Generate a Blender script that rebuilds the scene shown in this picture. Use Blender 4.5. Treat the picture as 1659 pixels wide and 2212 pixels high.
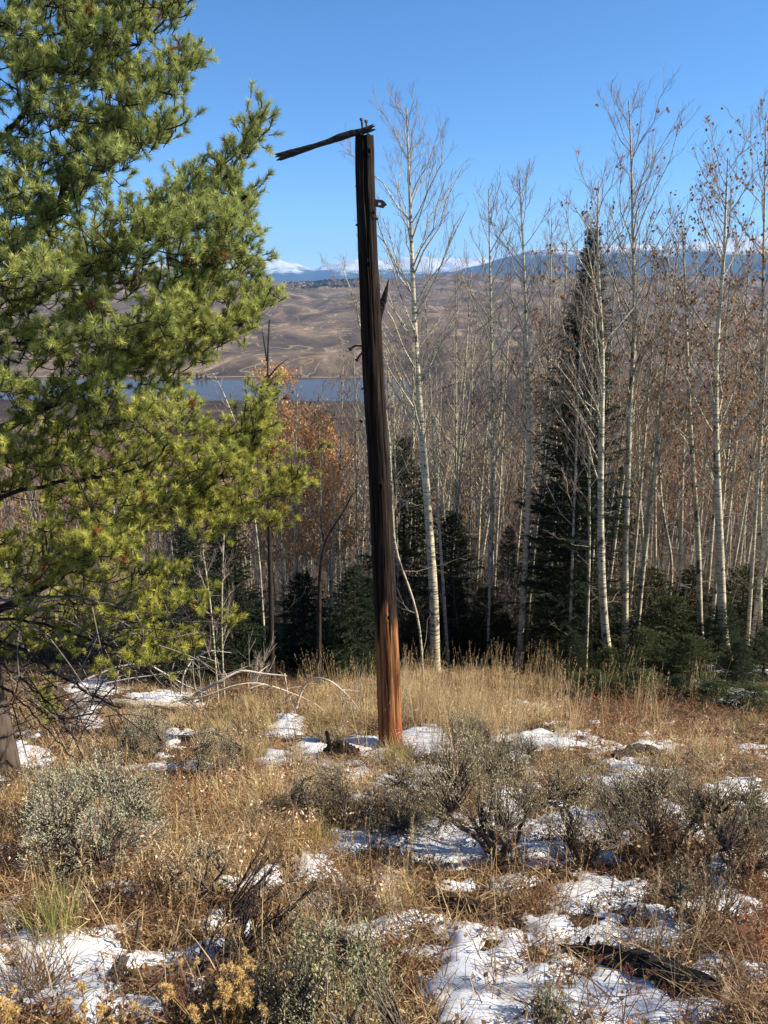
import bpy, math, random
import numpy as np
from mathutils import Vector

# ------------------------------------------------------------------ scene, camera, world, sun
S = bpy.context.scene
for o in list(bpy.data.objects):
    bpy.data.objects.remove(o)
COL = S.collection
PITCH = math.radians(16.0)
F, CX, CY = 1659.0, 829.5, 1106.0          # pinhole of the photograph (picture units 1659 x 2212)
cam_d = bpy.data.cameras.new('camera')
cam = bpy.data.objects.new('camera', cam_d)
COL.objects.link(cam)
cam_d.sensor_fit = 'VERTICAL'
cam_d.sensor_height = 24.0
cam_d.lens = 24.0 * F / 2212.0
cam.location = (0, 0, 0)
cam.rotation_euler = (math.pi / 2 - PITCH, 0, 0)
cam_d.clip_start = 0.05
cam_d.clip_end = 90000
S.camera = cam

SUN_AZ = math.radians(93)      # measured from the view direction (+Y) towards the right (+X)
SUN_EL = math.radians(37)
W = bpy.data.worlds.new('World')
S.world = W
W.use_nodes = True
wn = W.node_tree
sky = wn.nodes.new('ShaderNodeTexSky')
sky.sky_type = 'NISHITA'
sky.sun_disc = False
sky.sun_elevation = SUN_EL
sky.sun_rotation = SUN_AZ
sky.altitude = 2400
sky.air_density = 1.0
sky.dust_density = 0.0
sky.ozone_density = 6.0
bg = wn.nodes['Background']
bg.inputs[1].default_value = 0.088
hs = wn.nodes.new('ShaderNodeHueSaturation')
hs.inputs['Hue'].default_value = .499; hs.inputs['Saturation'].default_value = 1.12
wn.links.new(sky.outputs[0], hs.inputs['Color'])
wn.links.new(hs.outputs[0], bg.inputs[0])
sd = bpy.data.lights.new('sun', 'SUN')
sd.energy = 5.0
sd.angle = math.radians(0.5)
sd.color = (1.0, 0.90, 0.74)
sun = bpy.data.objects.new('sun', sd)
COL.objects.link(sun)
sv = Vector((math.sin(SUN_AZ) * math.cos(SUN_EL), math.cos(SUN_AZ) * math.cos(SUN_EL), math.sin(SUN_EL)))
sun.rotation_euler = sv.to_track_quat('Z', 'Y').to_euler()
sun.location = (10, 0, 20)
S.view_settings.view_transform = 'Standard'
S.view_settings.look = 'None'
S.view_settings.exposure = 1.12
S.view_settings.gamma = 1.0
S.render.engine = 'CYCLES'
S.cycles.use_denoising = True
S.cycles.denoiser = 'OPENIMAGEDENOISE'
S.cycles.denoising_input_passes = 'RGB_ALBEDO_NORMAL'
S.cycles.denoising_prefilter = 'ACCURATE'
S.cycles.max_bounces = 5
S.cycles.diffuse_bounces = 2
S.cycles.glossy_bounces = 2
S.cycles.transmission_bounces = 3
S.cycles.transparent_max_bounces = 4
S.cycles.volume_bounces = 0
S.cycles.caustics_reflective = False
S.cycles.caustics_refractive = False
S.cycles.sample_clamp_indirect = 4.0

R = np.random.RandomState(7)
random.seed(7)
cP, sP = math.cos(PITCH), math.sin(PITCH)

# ------------------------------------------------------------------ picture <-> place
def ray(px, py):
    px = np.asarray(px, float); py = np.asarray(py, float)
    a = (px - CX) / F; b = (CY - py) / F
    return a, cP + b * sP, -sP + b * cP

def at(px, py, Y):
    """the point seen at (px, py) on the upright plane Y metres ahead"""
    a, fy, fz = ray(px, py)
    return np.array([a / fy * Y, Y + 0 * a, fz / fy * Y]).T

def proj(x, y, z):
    d = y * cP - z * sP
    u = y * sP + z * cP
    d = np.maximum(d, 1e-3)
    return CX + F * x / d, CY - F * u / d

def depth(p):
    return p[1] * cP - p[2] * sP

# ------------------------------------------------------------------ noise
def _h(ix, iy, iz, seed):
    n = (ix * 374761393 + iy * 668265263 + iz * 2147483647 + seed * 1274126177) & 0xffffffff
    n = ((n ^ (n >> 13)) * 1274126177) & 0xffffffff
    n = ((n ^ (n >> 16)) * 2246822519) & 0xffffffff
    return ((n ^ (n >> 15)) & 0xffffff) / float(0xffffff)

def vnoise(x, y, z=0.0, seed=0):
    x, y, z = np.broadcast_arrays(np.asarray(x, float), np.asarray(y, float), np.asarray(z, float))
    ix = np.floor(x).astype(np.int64); iy = np.floor(y).astype(np.int64); iz = np.floor(z).astype(np.int64)
    fx = x - ix; fy = y - iy; fz = z - iz
    fx = fx * fx * (3 - 2 * fx); fy = fy * fy * (3 - 2 * fy); fz = fz * fz * (3 - 2 * fz)
    r = 0
    for dx in (0, 1):
        wx = fx if dx else 1 - fx
        for dy in (0, 1):
            wy = fy if dy else 1 - fy
            for dz in (0, 1):
                wz = fz if dz else 1 - fz
                r = r + _h(ix + dx, iy + dy, iz + dz, seed) * wx * wy * wz
    return r

def fbm(x, y, z=0.0, oct=4, seed=0):
    r, a, t = 0, 0.5, 0
    for i in range(oct):
        r = r + a * vnoise(np.asarray(x) * 2 ** i, np.asarray(y) * 2 ** i, np.asarray(z) * 2 ** i, seed + i * 17)
        t += a; a *= 0.5
    return r / t

def sstep(a, b, x):
    t = np.clip((x - a) / (b - a), 0, 1)
    return t * t * (3 - 2 * t)

# ------------------------------------------------------------------ terrain
_TY = np.array([-10, 0, 5, 10, 14, 30, 60, 100, 300, 700, 1470, 1515, 1640, 1800, 1835, 1900, 2600, 3500, 5000, 7000, 9500, 12000])
_TZ = np.array([2.0, -1.62, -3.68, -5.72, -7.3, -13.0, -22, -33, -80, -140, -198.5, -206, -210, -205, -199, -196, -172, -137, -55, 105, 60, 0])

def H(x, y, detail=True):
    x = np.asarray(x, float); y = np.asarray(y, float)
    z = np.interp(y, _TY, _TZ)
    far = sstep(1900, 4200, y)
    mid = sstep(60, 300, y) * (1 - sstep(900, 1200, y))
    z = z + mid * 14 * (fbm(x / 160, y / 160, 0, 3, 5) - .5)
    hills = fbm(x / 900 + 3, y / 1500, 0, 5, 11) - .5
    knoll = 1 - np.abs(2 * fbm(x / 1500 + 7, y / 600, 0, 4, 23) - 1)
    z = z + far * (120 * hills + 60 * (knoll - .6))
    z = z + sstep(1850, 2300, y) * (21 + 13 * far) * (1 - np.abs(2 * fbm(x / 380, y / 900, 0, 4, 31) - 1) - .72)
    z = z + sstep(30, 170, x) * 34 * sstep(800, 1150, y) * (1 - sstep(2100, 2600, y))
    z = z + 10 * (fbm(x / 300, y * 0 + 2, 0, 2, 3) - .5) * sstep(900, 1150, y) * (1 - sstep(1480, 1620, y))
    if detail:
        nr = 1 - sstep(40, 120, y)
        z = z + nr * (0.22 * (fbm(x / 1.7, y / 1.7, 0, 3, 41) - .5) + 0.10 * (fbm(x / .45, y / .45, 0, 3, 43) - .5))
    return z

def ground_at(px, py):
    """where the ground is seen at (px, py): marched along the line of sight"""
    px = np.asarray(px, float); py = np.asarray(py, float)
    a, fy, fz = ray(px, py)
    t = np.full(np.shape(a), 1.0)
    lo = t * 0 + 0.4; hi = t * 0 + 400.0
    ys = np.geomspace(0.6, 400, 260)
    found = np.zeros(np.shape(a), bool)
    res = hi.copy()
    prev = 0.4
    for yy in ys:
        s = yy / fy
        hit = (fz * s < H(a * s, fy * s)) & ~found
        res = np.where(hit, (yy + prev) / 2, res)
        found |= hit
        prev = yy
    for _ in range(6):
        s = res / fy
        g = H(a * s, fy * s)
        zr = fz * s
        # slope of ray minus slope of ground
        e = zr - g
        res = res + np.clip(e / np.maximum(-(fz / fy) - 0.38, 0.08), -.3, .3)
    s = res / fy
    return np.stack([a * s, fy * s, H(a * s, fy * s)], -1)

def gp(px, py):
    return ground_at(np.array([px]), np.array([py]))[0]

# ------------------------------------------------------------------ mesh building
def mesh(name, V, tris=None, quads=None, mats=(), col=None, midx=None, smooth=False):
    me = bpy.data.meshes.new(name)
    V = np.ascontiguousarray(V, np.float32)
    parts, tot = [], []
    if quads is not None and len(quads):
        parts.append(np.asarray(quads, np.int32).ravel()); tot.append(np.full(len(quads), 4, np.int32))
    if tris is not None and len(tris):
        parts.append(np.asarray(tris, np.int32).ravel()); tot.append(np.full(len(tris), 3, np.int32))
    L = np.concatenate(parts); T = np.concatenate(tot)
    me.vertices.add(len(V)); me.vertices.foreach_set('co', V.ravel())
    me.loops.add(len(L)); me.loops.foreach_set('vertex_index', L)
    me.polygons.add(len(T))
    st = np.zeros(len(T), np.int32); st[1:] = np.cumsum(T)[:-1]
    me.polygons.foreach_set('loop_start', st)
    me.polygons.foreach_set('loop_total', T)
    if midx is not None:
        me.polygons.foreach_set('material_index', np.asarray(midx, np.int32))
    me.polygons.foreach_set('use_smooth', np.full(len(T), bool(smooth)))
    for m in mats:
        me.materials.append(m)
    me.update(calc_edges=True)
    if col is not None:
        c = np.ones((len(V), 4), np.float32); c[:, :3] = col
        a = me.color_attributes.new('Col', 'FLOAT_COLOR', 'POINT')
        a.data.foreach_set('color', c.ravel())
    return me

def link(name, me, parent=None, loc=None):
    o = bpy.data.objects.new(name, me)
    COL.objects.link(o)
    if parent is not None:
        o.parent = parent
    if loc is not None:
        o.location = loc
    return o

def tag(o, label, cat, group=None):
    o['label'] = label; o['category'] = cat
    if group: o['group'] = group
    return o

def thing(name, label, cat, loc=(0, 0, 0), group=None):
    o = bpy.data.objects.new(name, None)
    COL.objects.link(o)
    o.empty_display_size = 0.2
    o.location = loc
    return tag(o, label, cat, group)

def kind(o, k):
    o['kind'] = k
    return o

def norm(v):
    return v / np.maximum(np.linalg.norm(v, axis=-1, keepdims=True), 1e-9)

class Tubes:
    """collects tapered tubes; built in batches as one mesh"""
    def __init__(s):
        s.b = {}
    def add(s, P, r, sides=5, mat=0, col=(1, 1, 1)):
        P = np.asarray(P, float)
        r = np.asarray(r, float) if np.ndim(r) else np.full(len(P), float(r))
        s.b.setdefault((len(P), sides), []).append((P, r, mat, col))
    def arrays(s):
        VV, QQ, MM, CC, off = [], [], [], [], 0
        for (n, k), it in s.b.items():
            P = np.stack([i[0] for i in it]); r = np.stack([i[1] for i in it])
            m = np.array([i[2] for i in it]); c = np.stack([np.asarray(i[3], float) for i in it])
            M = len(P)
            T = np.gradient(P, axis=1); T = norm(T)
            mt = norm(P[:, -1] - P[:, 0])
            ref = np.where(np.abs(mt[:, 2:3]) > .8, np.array([[1., 0, 0]]), np.array([[0, 0, 1.]]))
            n1 = norm(np.cross(T, ref[:, None, :])); n2 = np.cross(T, n1)
            a = np.arange(k) * 2 * math.pi / k
            ring = P[:, :, None, :] + r[:, :, None, None] * (np.cos(a)[None, None, :, None] * n1[:, :, None, :] + np.sin(a)[None, None, :, None] * n2[:, :, None, :])
            VV.append(ring.reshape(-1, 3))
            idx = np.arange(n * k).reshape(n, k)
            i0 = idx[:-1]; i1 = idx[1:]
            q = np.stack([i0, np.roll(i0, -1, 1), np.roll(i1, -1, 1), i1], -1).reshape(-1, 4)
            q = (q[None] + (np.arange(M) * n * k)[:, None, None] + off).reshape(-1, 4)
            QQ.append(q); MM.append(np.repeat(m, (n - 1) * k)); CC.append(np.repeat(c, n * k, 0))
            off += M * n * k
        return np.concatenate(VV), np.concatenate(QQ), np.concatenate(MM), np.concatenate(CC)
    def build(s, name, mats, parent=None, smooth=True, origin=None):
        V, Q, M, C = s.arrays()
        if origin is not None:
            V = V - np.asarray(origin)
        return link(name, mesh(name, V, quads=Q, mats=mats, col=C, midx=M, smooth=smooth), parent)

def blades(P, D, L, Wd, col, bend=None, side=None):
    """single-triangle blades: base P, direction D, length L, width Wd -> verts, tris, colours"""
    n = len(P)
    D = norm(D)
    if side is None:
        side = norm(np.cross(D, R.normal(size=(n, 3))))
    h = side * (np.asarray(Wd).reshape(-1, 1) / 2)
    tip = P + D * np.asarray(L).reshape(-1, 1)
    V = np.stack([P - h, P + h, tip], 1).reshape(-1, 3)
    T = np.arange(n * 3).reshape(n, 3)
    return V, T, np.repeat(col, 3, 0)

def leafquads(P, D, L, Wd, col):
    """small four-cornered leaves (diamond)"""
    n = len(P)
    D = norm(D); side = norm(np.cross(D, R.normal(size=(n, 3))))
    L = np.asarray(L).reshape(-1, 1); h = side * (np.asarray(Wd).reshape(-1, 1) / 2)
    V = np.stack([P, P + D * L * .45 - h, P + D * L, P + D * L * .45 + h], 1).reshape(-1, 3)
    Q = np.arange(n * 4).reshape(n, 4)
    return V, Q, np.repeat(col, 4, 0)

def curved(P, D, L, Wd, droop, col, seg=3):
    """curved ribbon blades, droop bends them towards the ground"""
    n = len(P)
    D = norm(D); L = np.asarray(L).reshape(-1, 1)
    side = norm(np.cross(D, np.array([[0, 0, 1.]])) + R.normal(size=(n, 3)) * .25)
    rows = []
    hor = norm(D * np.array([[1, 1, 0]]) + 1e-4)
    for i in range(seg + 1):
        t = i / seg
        c = P + D * L * t + (hor * .35 - np.array([[0, 0, 1.]])) * (np.asarray(droop).reshape(-1, 1) * L * t * t)
        w = np.asarray(Wd).reshape(-1, 1) * .5 * (1 - t) ** .7
        rows.append(c - side * w)
        if i < seg:
            rows.append(c + side * w)
    V = np.stack(rows, 1)
    m = V.shape[1]
    q = []
    for i in range(seg - 1):
        q.append([2 * i, 2 * i + 1, 2 * i + 3, 2 * i + 2])
    Q = (np.array(q)[None] + (np.arange(n) * m)[:, None, None]).reshape(-1, 4)
    T = np.array([[2 * seg - 2, 2 * seg - 1, 2 * seg]])[None] + (np.arange(n) * m)[:, None, None]
    return V.reshape(-1, 3), Q, T.reshape(-1, 3), np.repeat(col, m, 0)

class Soup:
    def __init__(s):
        s.V, s.Q, s.T, s.C, s.n = [], [], [], [], 0
    def add(s, V, Q=None, T=None, C=None):
        s.V.append(V)
        if Q is not None and len(Q): s.Q.append(np.asarray(Q) + s.n)
        if T is not None and len(T): s.T.append(np.asarray(T) + s.n)
        s.C.append(C if C is not None else np.ones((len(V), 3)))
        s.n += len(V)
    def build(s, name, mats, parent=None, smooth=False, origin=None):
        V = np.concatenate(s.V)
        if origin is not None:
            V = V - np.asarray(origin)
        me = mesh(name, V, tris=np.concatenate(s.T) if s.T else None, quads=np.concatenate(s.Q) if s.Q else None,
                  mats=mats, col=np.concatenate(s.C), smooth=smooth)
        return link(name, me, parent)

def cmix(a, b, t):
    t = np.asarray(t).reshape(-1, 1)
    return np.asarray(a)[None, :] * (1 - t) + np.asarray(b)[None, :] * t

def palette(cols, n, jit=.2, p=None):
    c = np.array(cols, float)[R.choice(len(cols), n, p=p)]
    return c * (1 + R.uniform(-jit, jit, (n, 1)))

def resample(P, n):
    P = np.asarray(P, float)
    d = np.r_[0, np.cumsum(np.linalg.norm(np.diff(P, axis=0), axis=1))]
    t = np.linspace(0, d[-1], n)
    # smooth Catmull-Rom-like through linear interp + relaxing
    Q = np.stack([np.interp(t, d, P[:, i]) for i in range(P.shape[1])], 1)
    for _ in range(3):
        Q[1:-1] = (Q[:-2] + 2 * Q[1:-1] + Q[2:]) / 4
    return Q

# ------------------------------------------------------------------ materials
def mat(name):
    m = bpy.data.materials.new(name)
    m.use_nodes = True
    nt = m.node_tree
    return m, nt, nt.nodes['Principled BSDF'], nt.nodes['Material Output']

def N(nt, t, **kw):
    n = nt.nodes.new(t)
    for k, v in kw.items():
        if k.startswith('i_'):
            n.inputs[k[2:].replace('_', ' ')].default_value = v
        else:
            setattr(n, k, v)
    return n

def ramp(nt, fac, stops):
    r = nt.nodes.new('ShaderNodeValToRGB')
    while len(r.color_ramp.elements) < len(stops):
        r.color_ramp.elements.new(.5)
    for e, (p, c) in zip(r.color_ramp.elements, stops):
        e.position = p; e.color = (*c, 1) if len(c) == 3 else c
    nt.links.new(fac, r.inputs[0])
    return r.outputs[0]

def noise(nt, scale, detail=4, rough=.55, vec=None, dist=0.0, out=0):
    n = nt.nodes.new('ShaderNodeTexNoise')
    n.inputs['Scale'].default_value = scale
    n.inputs['Detail'].default_value = detail
    n.inputs['Roughness'].default_value = rough
    n.inputs['Distortion'].default_value = dist
    if vec is not None:
        nt.links.new(vec, n.inputs['Vector'])
    return n.outputs[out]

def mixc(nt, fac, a, b, mode='MIX'):
    m = nt.nodes.new('ShaderNodeMix')
    m.data_type = 'RGBA'; m.blend_type = mode
    for s, v in ((0, fac), (6, a), (7, b)):
        if isinstance(v, (int, float)):
            m.inputs[s].default_value = v
        elif isinstance(v, tuple):
            m.inputs[s].default_value = (*v, 1)
        else:
            nt.links.new(v, m.inputs[s])
    return m.outputs[2]

def scaled(nt, sc, src='Object'):
    tc = nt.nodes.new('ShaderNodeTexCoord')
    mp = nt.nodes.new('ShaderNodeMapping')
    mp.inputs['Scale'].default_value = sc
    nt.links.new(tc.outputs[src], mp.inputs[0])
    return mp.outputs[0]

def mth(nt, op, a, b=None):
    m = nt.nodes.new('ShaderNodeMath'); m.operation = op
    for i, v in enumerate((a, b)):
        if v is None: continue
        if isinstance(v, (int, float)): m.inputs[i].default_value = v
        else: nt.links.new(v, m.inputs[i])
    return m.outputs[0]

def bump(nt, bsdf, h, strength, distance):
    b = nt.nodes.new('ShaderNodeBump')
    b.inputs['Strength'].default_value = strength
    b.inputs['Distance'].default_value = distance
    nt.links.new(h, b.inputs['Height'])
    nt.links.new(b.outputs[0], bsdf.inputs['Normal'])

def mat_leaf(name, trans=.35, rough=.6, spec=.25):
    """thin vegetation, colour from the Col attribute"""
    m, nt, b, out = mat(name)
    at_ = N(nt, 'ShaderNodeAttribute', attribute_name='Col')
    nt.links.new(at_.outputs['Color'], b.inputs['Base Color'])
    b.inputs['Roughness'].default_value = rough
    b.inputs['Specular IOR Level'].default_value = spec
    t = N(nt, 'ShaderNodeBsdfTranslucent')
    nt.links.new(at_.outputs['Color'], t.inputs[0])
    mx = N(nt, 'ShaderNodeMixShader'); mx.inputs[0].default_value = trans
    nt.links.new(b.outputs[0], mx.inputs[1]); nt.links.new(t.outputs[0], mx.inputs[2])
    nt.links.new(mx.outputs[0], out.inputs[0])
    return m

def mat_col(name, rough=.85, nscale=30, amt=.5, bstr=.4, bdist=.004, stretch=(1, 1, .15)):
    """bark or wood: Col attribute times fine streaks"""
    m, nt, b, out = mat(name)
    at_ = N(nt, 'ShaderNodeAttribute', attribute_name='Col')
    v = scaled(nt, stretch)
    n = noise(nt, nscale, 5, .65, v)
    s = ramp(nt, n, [(.3, (1 - amt,) * 3), (.65, (1.15,) * 3)])
    nt.links.new(mixc(nt, 1.0, at_.outputs['Color'], s, 'MULTIPLY'), b.inputs['Base Color'])
    b.inputs['Roughness'].default_value = rough
    b.inputs['Specular IOR Level'].default_value = .2
    bump(nt, b, n, bstr, bdist)
    return m

M_NEEDLE = mat_leaf('needles', .32, .55, .2)
M_LEAF = mat_leaf('dry_leaves', .40, .7, .15)
M_GRASS = mat_leaf('dry_grass', .35, .6, .2)
M_SAGE = mat_leaf('sage_leaves', .15, .8, .1)
M_WOOD = mat_col('dead_wood')
M_BARK = mat_col('pine_bark', nscale=40, amt=.6, bstr=.8, bdist=.01)
M_TWIG = mat_col('twig_bark', nscale=20, amt=.2, bstr=0.0)

def make_aspen_bark():
    m, nt, b, out = mat('aspen_bark')
    v = scaled(nt, (1, 1, 1))
    base = ramp(nt, noise(nt, 3, 4, .6, v), [(.3, (.30, .265, .17)), (.6, (.58, .52, .36)), (.8, (.40, .36, .26))])
    v2 = scaled(nt, (3, 3, 26))
    scar = ramp(nt, noise(nt, 1.6, 3, .6, v2), [(.52, (0, 0, 0)), (.60, (1, 1, 1))])
    c = mixc(nt, scar, base, (.13, .11, .09))
    v3 = scaled(nt, (5, 5, 3.5))
    blot = ramp(nt, noise(nt, 1.3, 2, .5, v3), [(.62, (0, 0, 0)), (.67, (1, 1, 1))])
    c = mixc(nt, blot, c, (.07, .06, .05))
    nt.links.new(c, b.inputs['Base Color'])
    b.inputs['Roughness'].default_value = .75
    b.inputs['Specular IOR Level'].default_value = .2
    bump(nt, b, noise(nt, 30, 4, .6, v2), .3, .004)
    return m
M_ASPEN = make_aspen_bark()

def make_ground():
    m, nt, b, out = mat('soil')
    v = scaled(nt, (1, 1, 1))
    n1 = noise(nt, 1.2, 6, .65, v); n2 = noise(nt, 22, 6, .7, v); n3 = noise(nt, .012, 5, .6, v)
    near = ramp(nt, n2, [(.3, (.022, .014, .008)), (.5, (.06, .038, .02)), (.62, (.13, .085, .04)), (.75, (.22, .15, .075))])
    near = mixc(nt, ramp(nt, n1, [(.4, (0, 0, 0)), (.65, (.7, .7, .7))]), near, (.09, .052, .025))
    far = ramp(nt, n3, [(.3, (.022, .015, .011)), (.5, (.05, .034, .024)), (.7, (.10, .07, .04))])
    sx = nt.nodes.new('ShaderNodeSeparateXYZ')
    tc = nt.nodes.new('ShaderNodeTexCoord'); nt.links.new(tc.outputs['Object'], sx.inputs[0])
    f = mth(nt, 'MULTIPLY', mth(nt, 'SUBTRACT', sx.outputs[1], 70), .01)
    f = nt.nodes.new('ShaderNodeClamp').outputs[0] if False else f
    cl = nt.nodes.new('ShaderNodeClamp'); nt.links.new(f, cl.inputs[0])
    nt.links.new(mixc(nt, cl.outputs[0], near, far), b.inputs['Base Color'])
    b.inputs['Roughness'].default_value = .95
    b.inputs['Specular IOR Level'].default_value = .1
    bump(nt, b, n2, .6, .03)
    return m
M_SOIL = make_ground()

def make_hills():
    m, nt, b, out = mat('sagebrush_hills')
    v = scaled(nt, (1, 1, 1))
    vs = scaled(nt, (1, .42, 1))
    n1 = noise(nt, .004, 6, .6, vs, 1.0)
    c = ramp(nt, n1, [(.34, (.050, .039, .031)), (.45, (.086, .065, .050)), (.54, (.125, .093, .067)), (.64, (.21, .155, .10))])
    n2 = noise(nt, .0045, 3, .5, vs, 1.2)
    c = mixc(nt, ramp(nt, n2, [(.49, (0, 0, 0)), (.505, (.9,) * 3), (.52, (0, 0, 0))]), c, (.33, .25, .16))
    n3 = noise(nt, .045, 4, .8, v)
    c = mixc(nt, ramp(nt, n3, [(.52, (0, 0, 0)), (.66, (.5,) * 3)]), c, (.035, .030, .026))
    tan = noise(nt, .007, 5, .6, vs)
    c = mixc(nt, ramp(nt, tan, [(.60, (0, 0, 0)), (.72, (.8,) * 3)]), c, (.24, .16, .085))
    nt.links.new(c, b.inputs['Base Color'])
    b.inputs['Roughness'].default_value = .95
    b.inputs['Specular IOR Level'].default_value = .05
    bump(nt, b, noise(nt, .05, 5, .7, v), .6, 6.0)
    return m
M_HILL = make_hills()

def make_snow():
    m, nt, b, out = mat('snow')
    v = scaled(nt, (1, 1, 1))
    n = noise(nt, 26, 5, .7, v)
    c = ramp(nt, noise(nt, 9, 6, .7, v), [(.3, (.56, .58, .62)), (.58, (.64, .65, .67)), (.70, (.42, .38, .33))])
    nt.links.new(c, b.inputs['Base Color'])
    b.inputs['Roughness'].default_value = .6
    b.inputs['Specular IOR Level'].default_value = .3
    bump(nt, b, n, .4, .010)
    return m
M_SNOW = make_snow()

def make_mountain():
    m, nt, b, out = mat('snowy_mountain')
    v = scaled(nt, (1, 1, 1))
    at_ = N(nt, 'ShaderNodeAttribute', attribute_name='Col')
    n = noise(nt, .0012, 8, .7, scaled(nt, (1, 1, 2)))
    sep = nt.nodes.new('ShaderNodeSeparateColor'); nt.links.new(at_.outputs['Color'], sep.inputs[0])
    f = mth(nt, 'ADD', sep.outputs[0], mth(nt, 'MULTIPLY', mth(nt, 'SUBTRACT', n, .5), 1.1))
    c = ramp(nt, f, [(.47, (.03, .045, .06)), (.64, (.50, .52, .56))])
    nt.links.new(c, b.inputs['Base Color'])
    b.inputs['Roughness'].default_value = .9
    b.inputs['Specular IOR Level'].default_value = .0
    return m
M_MTN = make_mountain()

def make_water():
    m, nt, b, out = mat('lake_water')
    b.inputs['Base Color'].default_value = (.060, .058, .062, 1)
    b.inputs['Specular IOR Level'].default_value = .2
    b.inputs['Roughness'].default_value = .12
    b.inputs['IOR'].default_value = 1.07
    v = scaled(nt, (1, .45, 1))
    bump(nt, b, noise(nt, .25, 5, .7, v), .08, 1.0)
    return m
M_WATER = make_water()

# ------------------------------------------------------------------ snow mask: where the photograph shows snow on the ground
SNOW = [(1230, 2090, 70, 24), (1180, 2140, 60, 40), (1440, 2190, 110, 40), (1100, 2060, 60, 30), (1290, 2040, 70, 20), (930, 2060, 50, 20), (860, 2000, 60, 18), (1000, 1850, 90, 22), (1060, 1790, 60, 24), (1500, 1790, 40, 18), (1330, 1700, 40, 14), (60, 1650, 60, 18), (600, 1640, 40, 12), (240, 2010, 60, 14), (125, 2062, 150, 38), (50, 2125, 75, 55), (160, 2140, 95, 62), (340, 2078, 105, 24), (465, 2055, 50, 28), (300, 2175, 62, 36),
        (30, 1985, 40, 36), (158, 1950, 20, 24), (240, 1932, 75, 13), (465, 1988, 38, 20), (685, 1890, 60, 22), (567, 1905, 28, 11),
        (660, 1942, 62, 15), (760, 1828, 78, 16), (775, 2027, 62, 22), (625, 1575, 38, 24), (683, 1620, 42, 30), (785, 1608, 48, 17),
        (765, 1667, 48, 14), (805, 1722, 22, 7), (205, 1490, 50, 18), (350, 1512, 60, 12), (65, 1633, 50, 25), (185, 1548, 24, 22), (920, 1600, 56, 26),
        (1170, 1602, 100, 20), (1380, 1615, 60, 18), (930, 1820, 125, 36), (1092, 1735, 40, 34), (1198, 1818, 17, 16), (970, 1913, 55, 12),
        (1105, 1914, 55, 12), (1285, 1938, 76, 50), (1185, 2012, 66, 32), (990, 2014, 70, 24), (1005, 2082, 100, 44), (1040, 2168, 100, 48),
        (1320, 2152, 140, 58), (1390, 2032, 90, 24), (1520, 2135, 80, 42), (1545, 2078, 38, 22), (1595, 1702, 58, 17), (1450, 1752, 26, 24),
        (1377, 1682, 24, 14), (1377, 1920, 28, 17), (845, 1952, 24, 30), (1290, 1790, 30, 14), (1560, 1860, 30, 16), (1640, 2120, 30, 18),
        (1620, 1620, 30, 8), (1540, 1440, 60, 18), (1620, 1400, 50, 20), (1600, 1500, 50, 14), (1130, 1525, 30, 8), (420, 2130, 30, 20),
        (700, 1995, 26, 10), (1210, 2190, 60, 30), (540, 2010, 25, 14), (900, 1540, 20, 6)]

def snow_mask(px, py, x, y):
    m = np.full(np.shape(px), -1.0)
    wx = px + 60 * (fbm(x * 3.1, y * 3.1, 0, 3, 71) - .5) + 44 * (fbm(x * 10, y * 10, 0, 2, 73) - .5)
    wy = py + 32 * (fbm(x * 3.1, y * 3.1, 5, 3, 77) - .5) + 26 * (fbm(x * 10, y * 10, 5, 2, 79) - .5)
    for cx, cy, rx, ry in SNOW:
        m = np.maximum(m, 1 - np.sqrt(((wx - cx) / (rx * 1.08)) ** 2 + ((wy - cy) / (ry * 1.15)) ** 2))
    # the same thaw pattern carries on outside the frame and under the trees
    out = np.maximum(np.maximum(-px - 20, px - 1680) / 60, (py - 2240) / 40)
    far = (py < 1500).astype(float) * .9
    sm = fbm(x * 2.4, y * 2.4, 0, 4, 95) - .66 + .05 * (px > 900)
    m = np.where((py > 1560) & (py < 2230), np.maximum(m, np.minimum(sm * 5, .25)), m)
    g = fbm(x * 1.1, y * 1.1, 0, 4, 91) - .56 + np.clip(far, 0, 1) * .02
    m = np.where((out > 0) | ((py < 1500) & (px > 1440)), np.maximum(m, g * 3), m)
    m = np.where((py < 1470) & (px < 1440) & (px > 420), -1, m)
    return m - .10 + (fbm(x * 6, y * 6, 0, 4, 99) - .47) * 1.5 + (fbm(x * 17, y * 17, 0, 3, 103) - .5) * .9

# ------------------------------------------------------------------ ground, snow
def grid_faces(nr, nc):
    i = np.arange(nr * nc).reshape(nr, nc)
    return np.stack([i[:-1, :-1], i[:-1, 1:], i[1:, 1:], i[1:, :-1]], -1).reshape(-1, 4)

s1 = np.exp(np.arange(math.log(5), math.log(60), .0042))
s2 = np.exp(np.arange(math.log(60.5), math.log(1500), .012))
srow = np.r_[s1, s2]
ucol = np.linspace(-1.15, 1.15, 720)
SS, UU = np.meshgrid(srow, ucol, indexing='ij')
GX = UU * SS; GY = SS - 6
GZ = H(GX, GY)
kind(link('ground', mesh('ground', np.stack([GX, GY, GZ], -1).reshape(-1, 3), quads=grid_faces(*GX.shape), mats=[M_SOIL], smooth=True)), 'structure')

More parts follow.
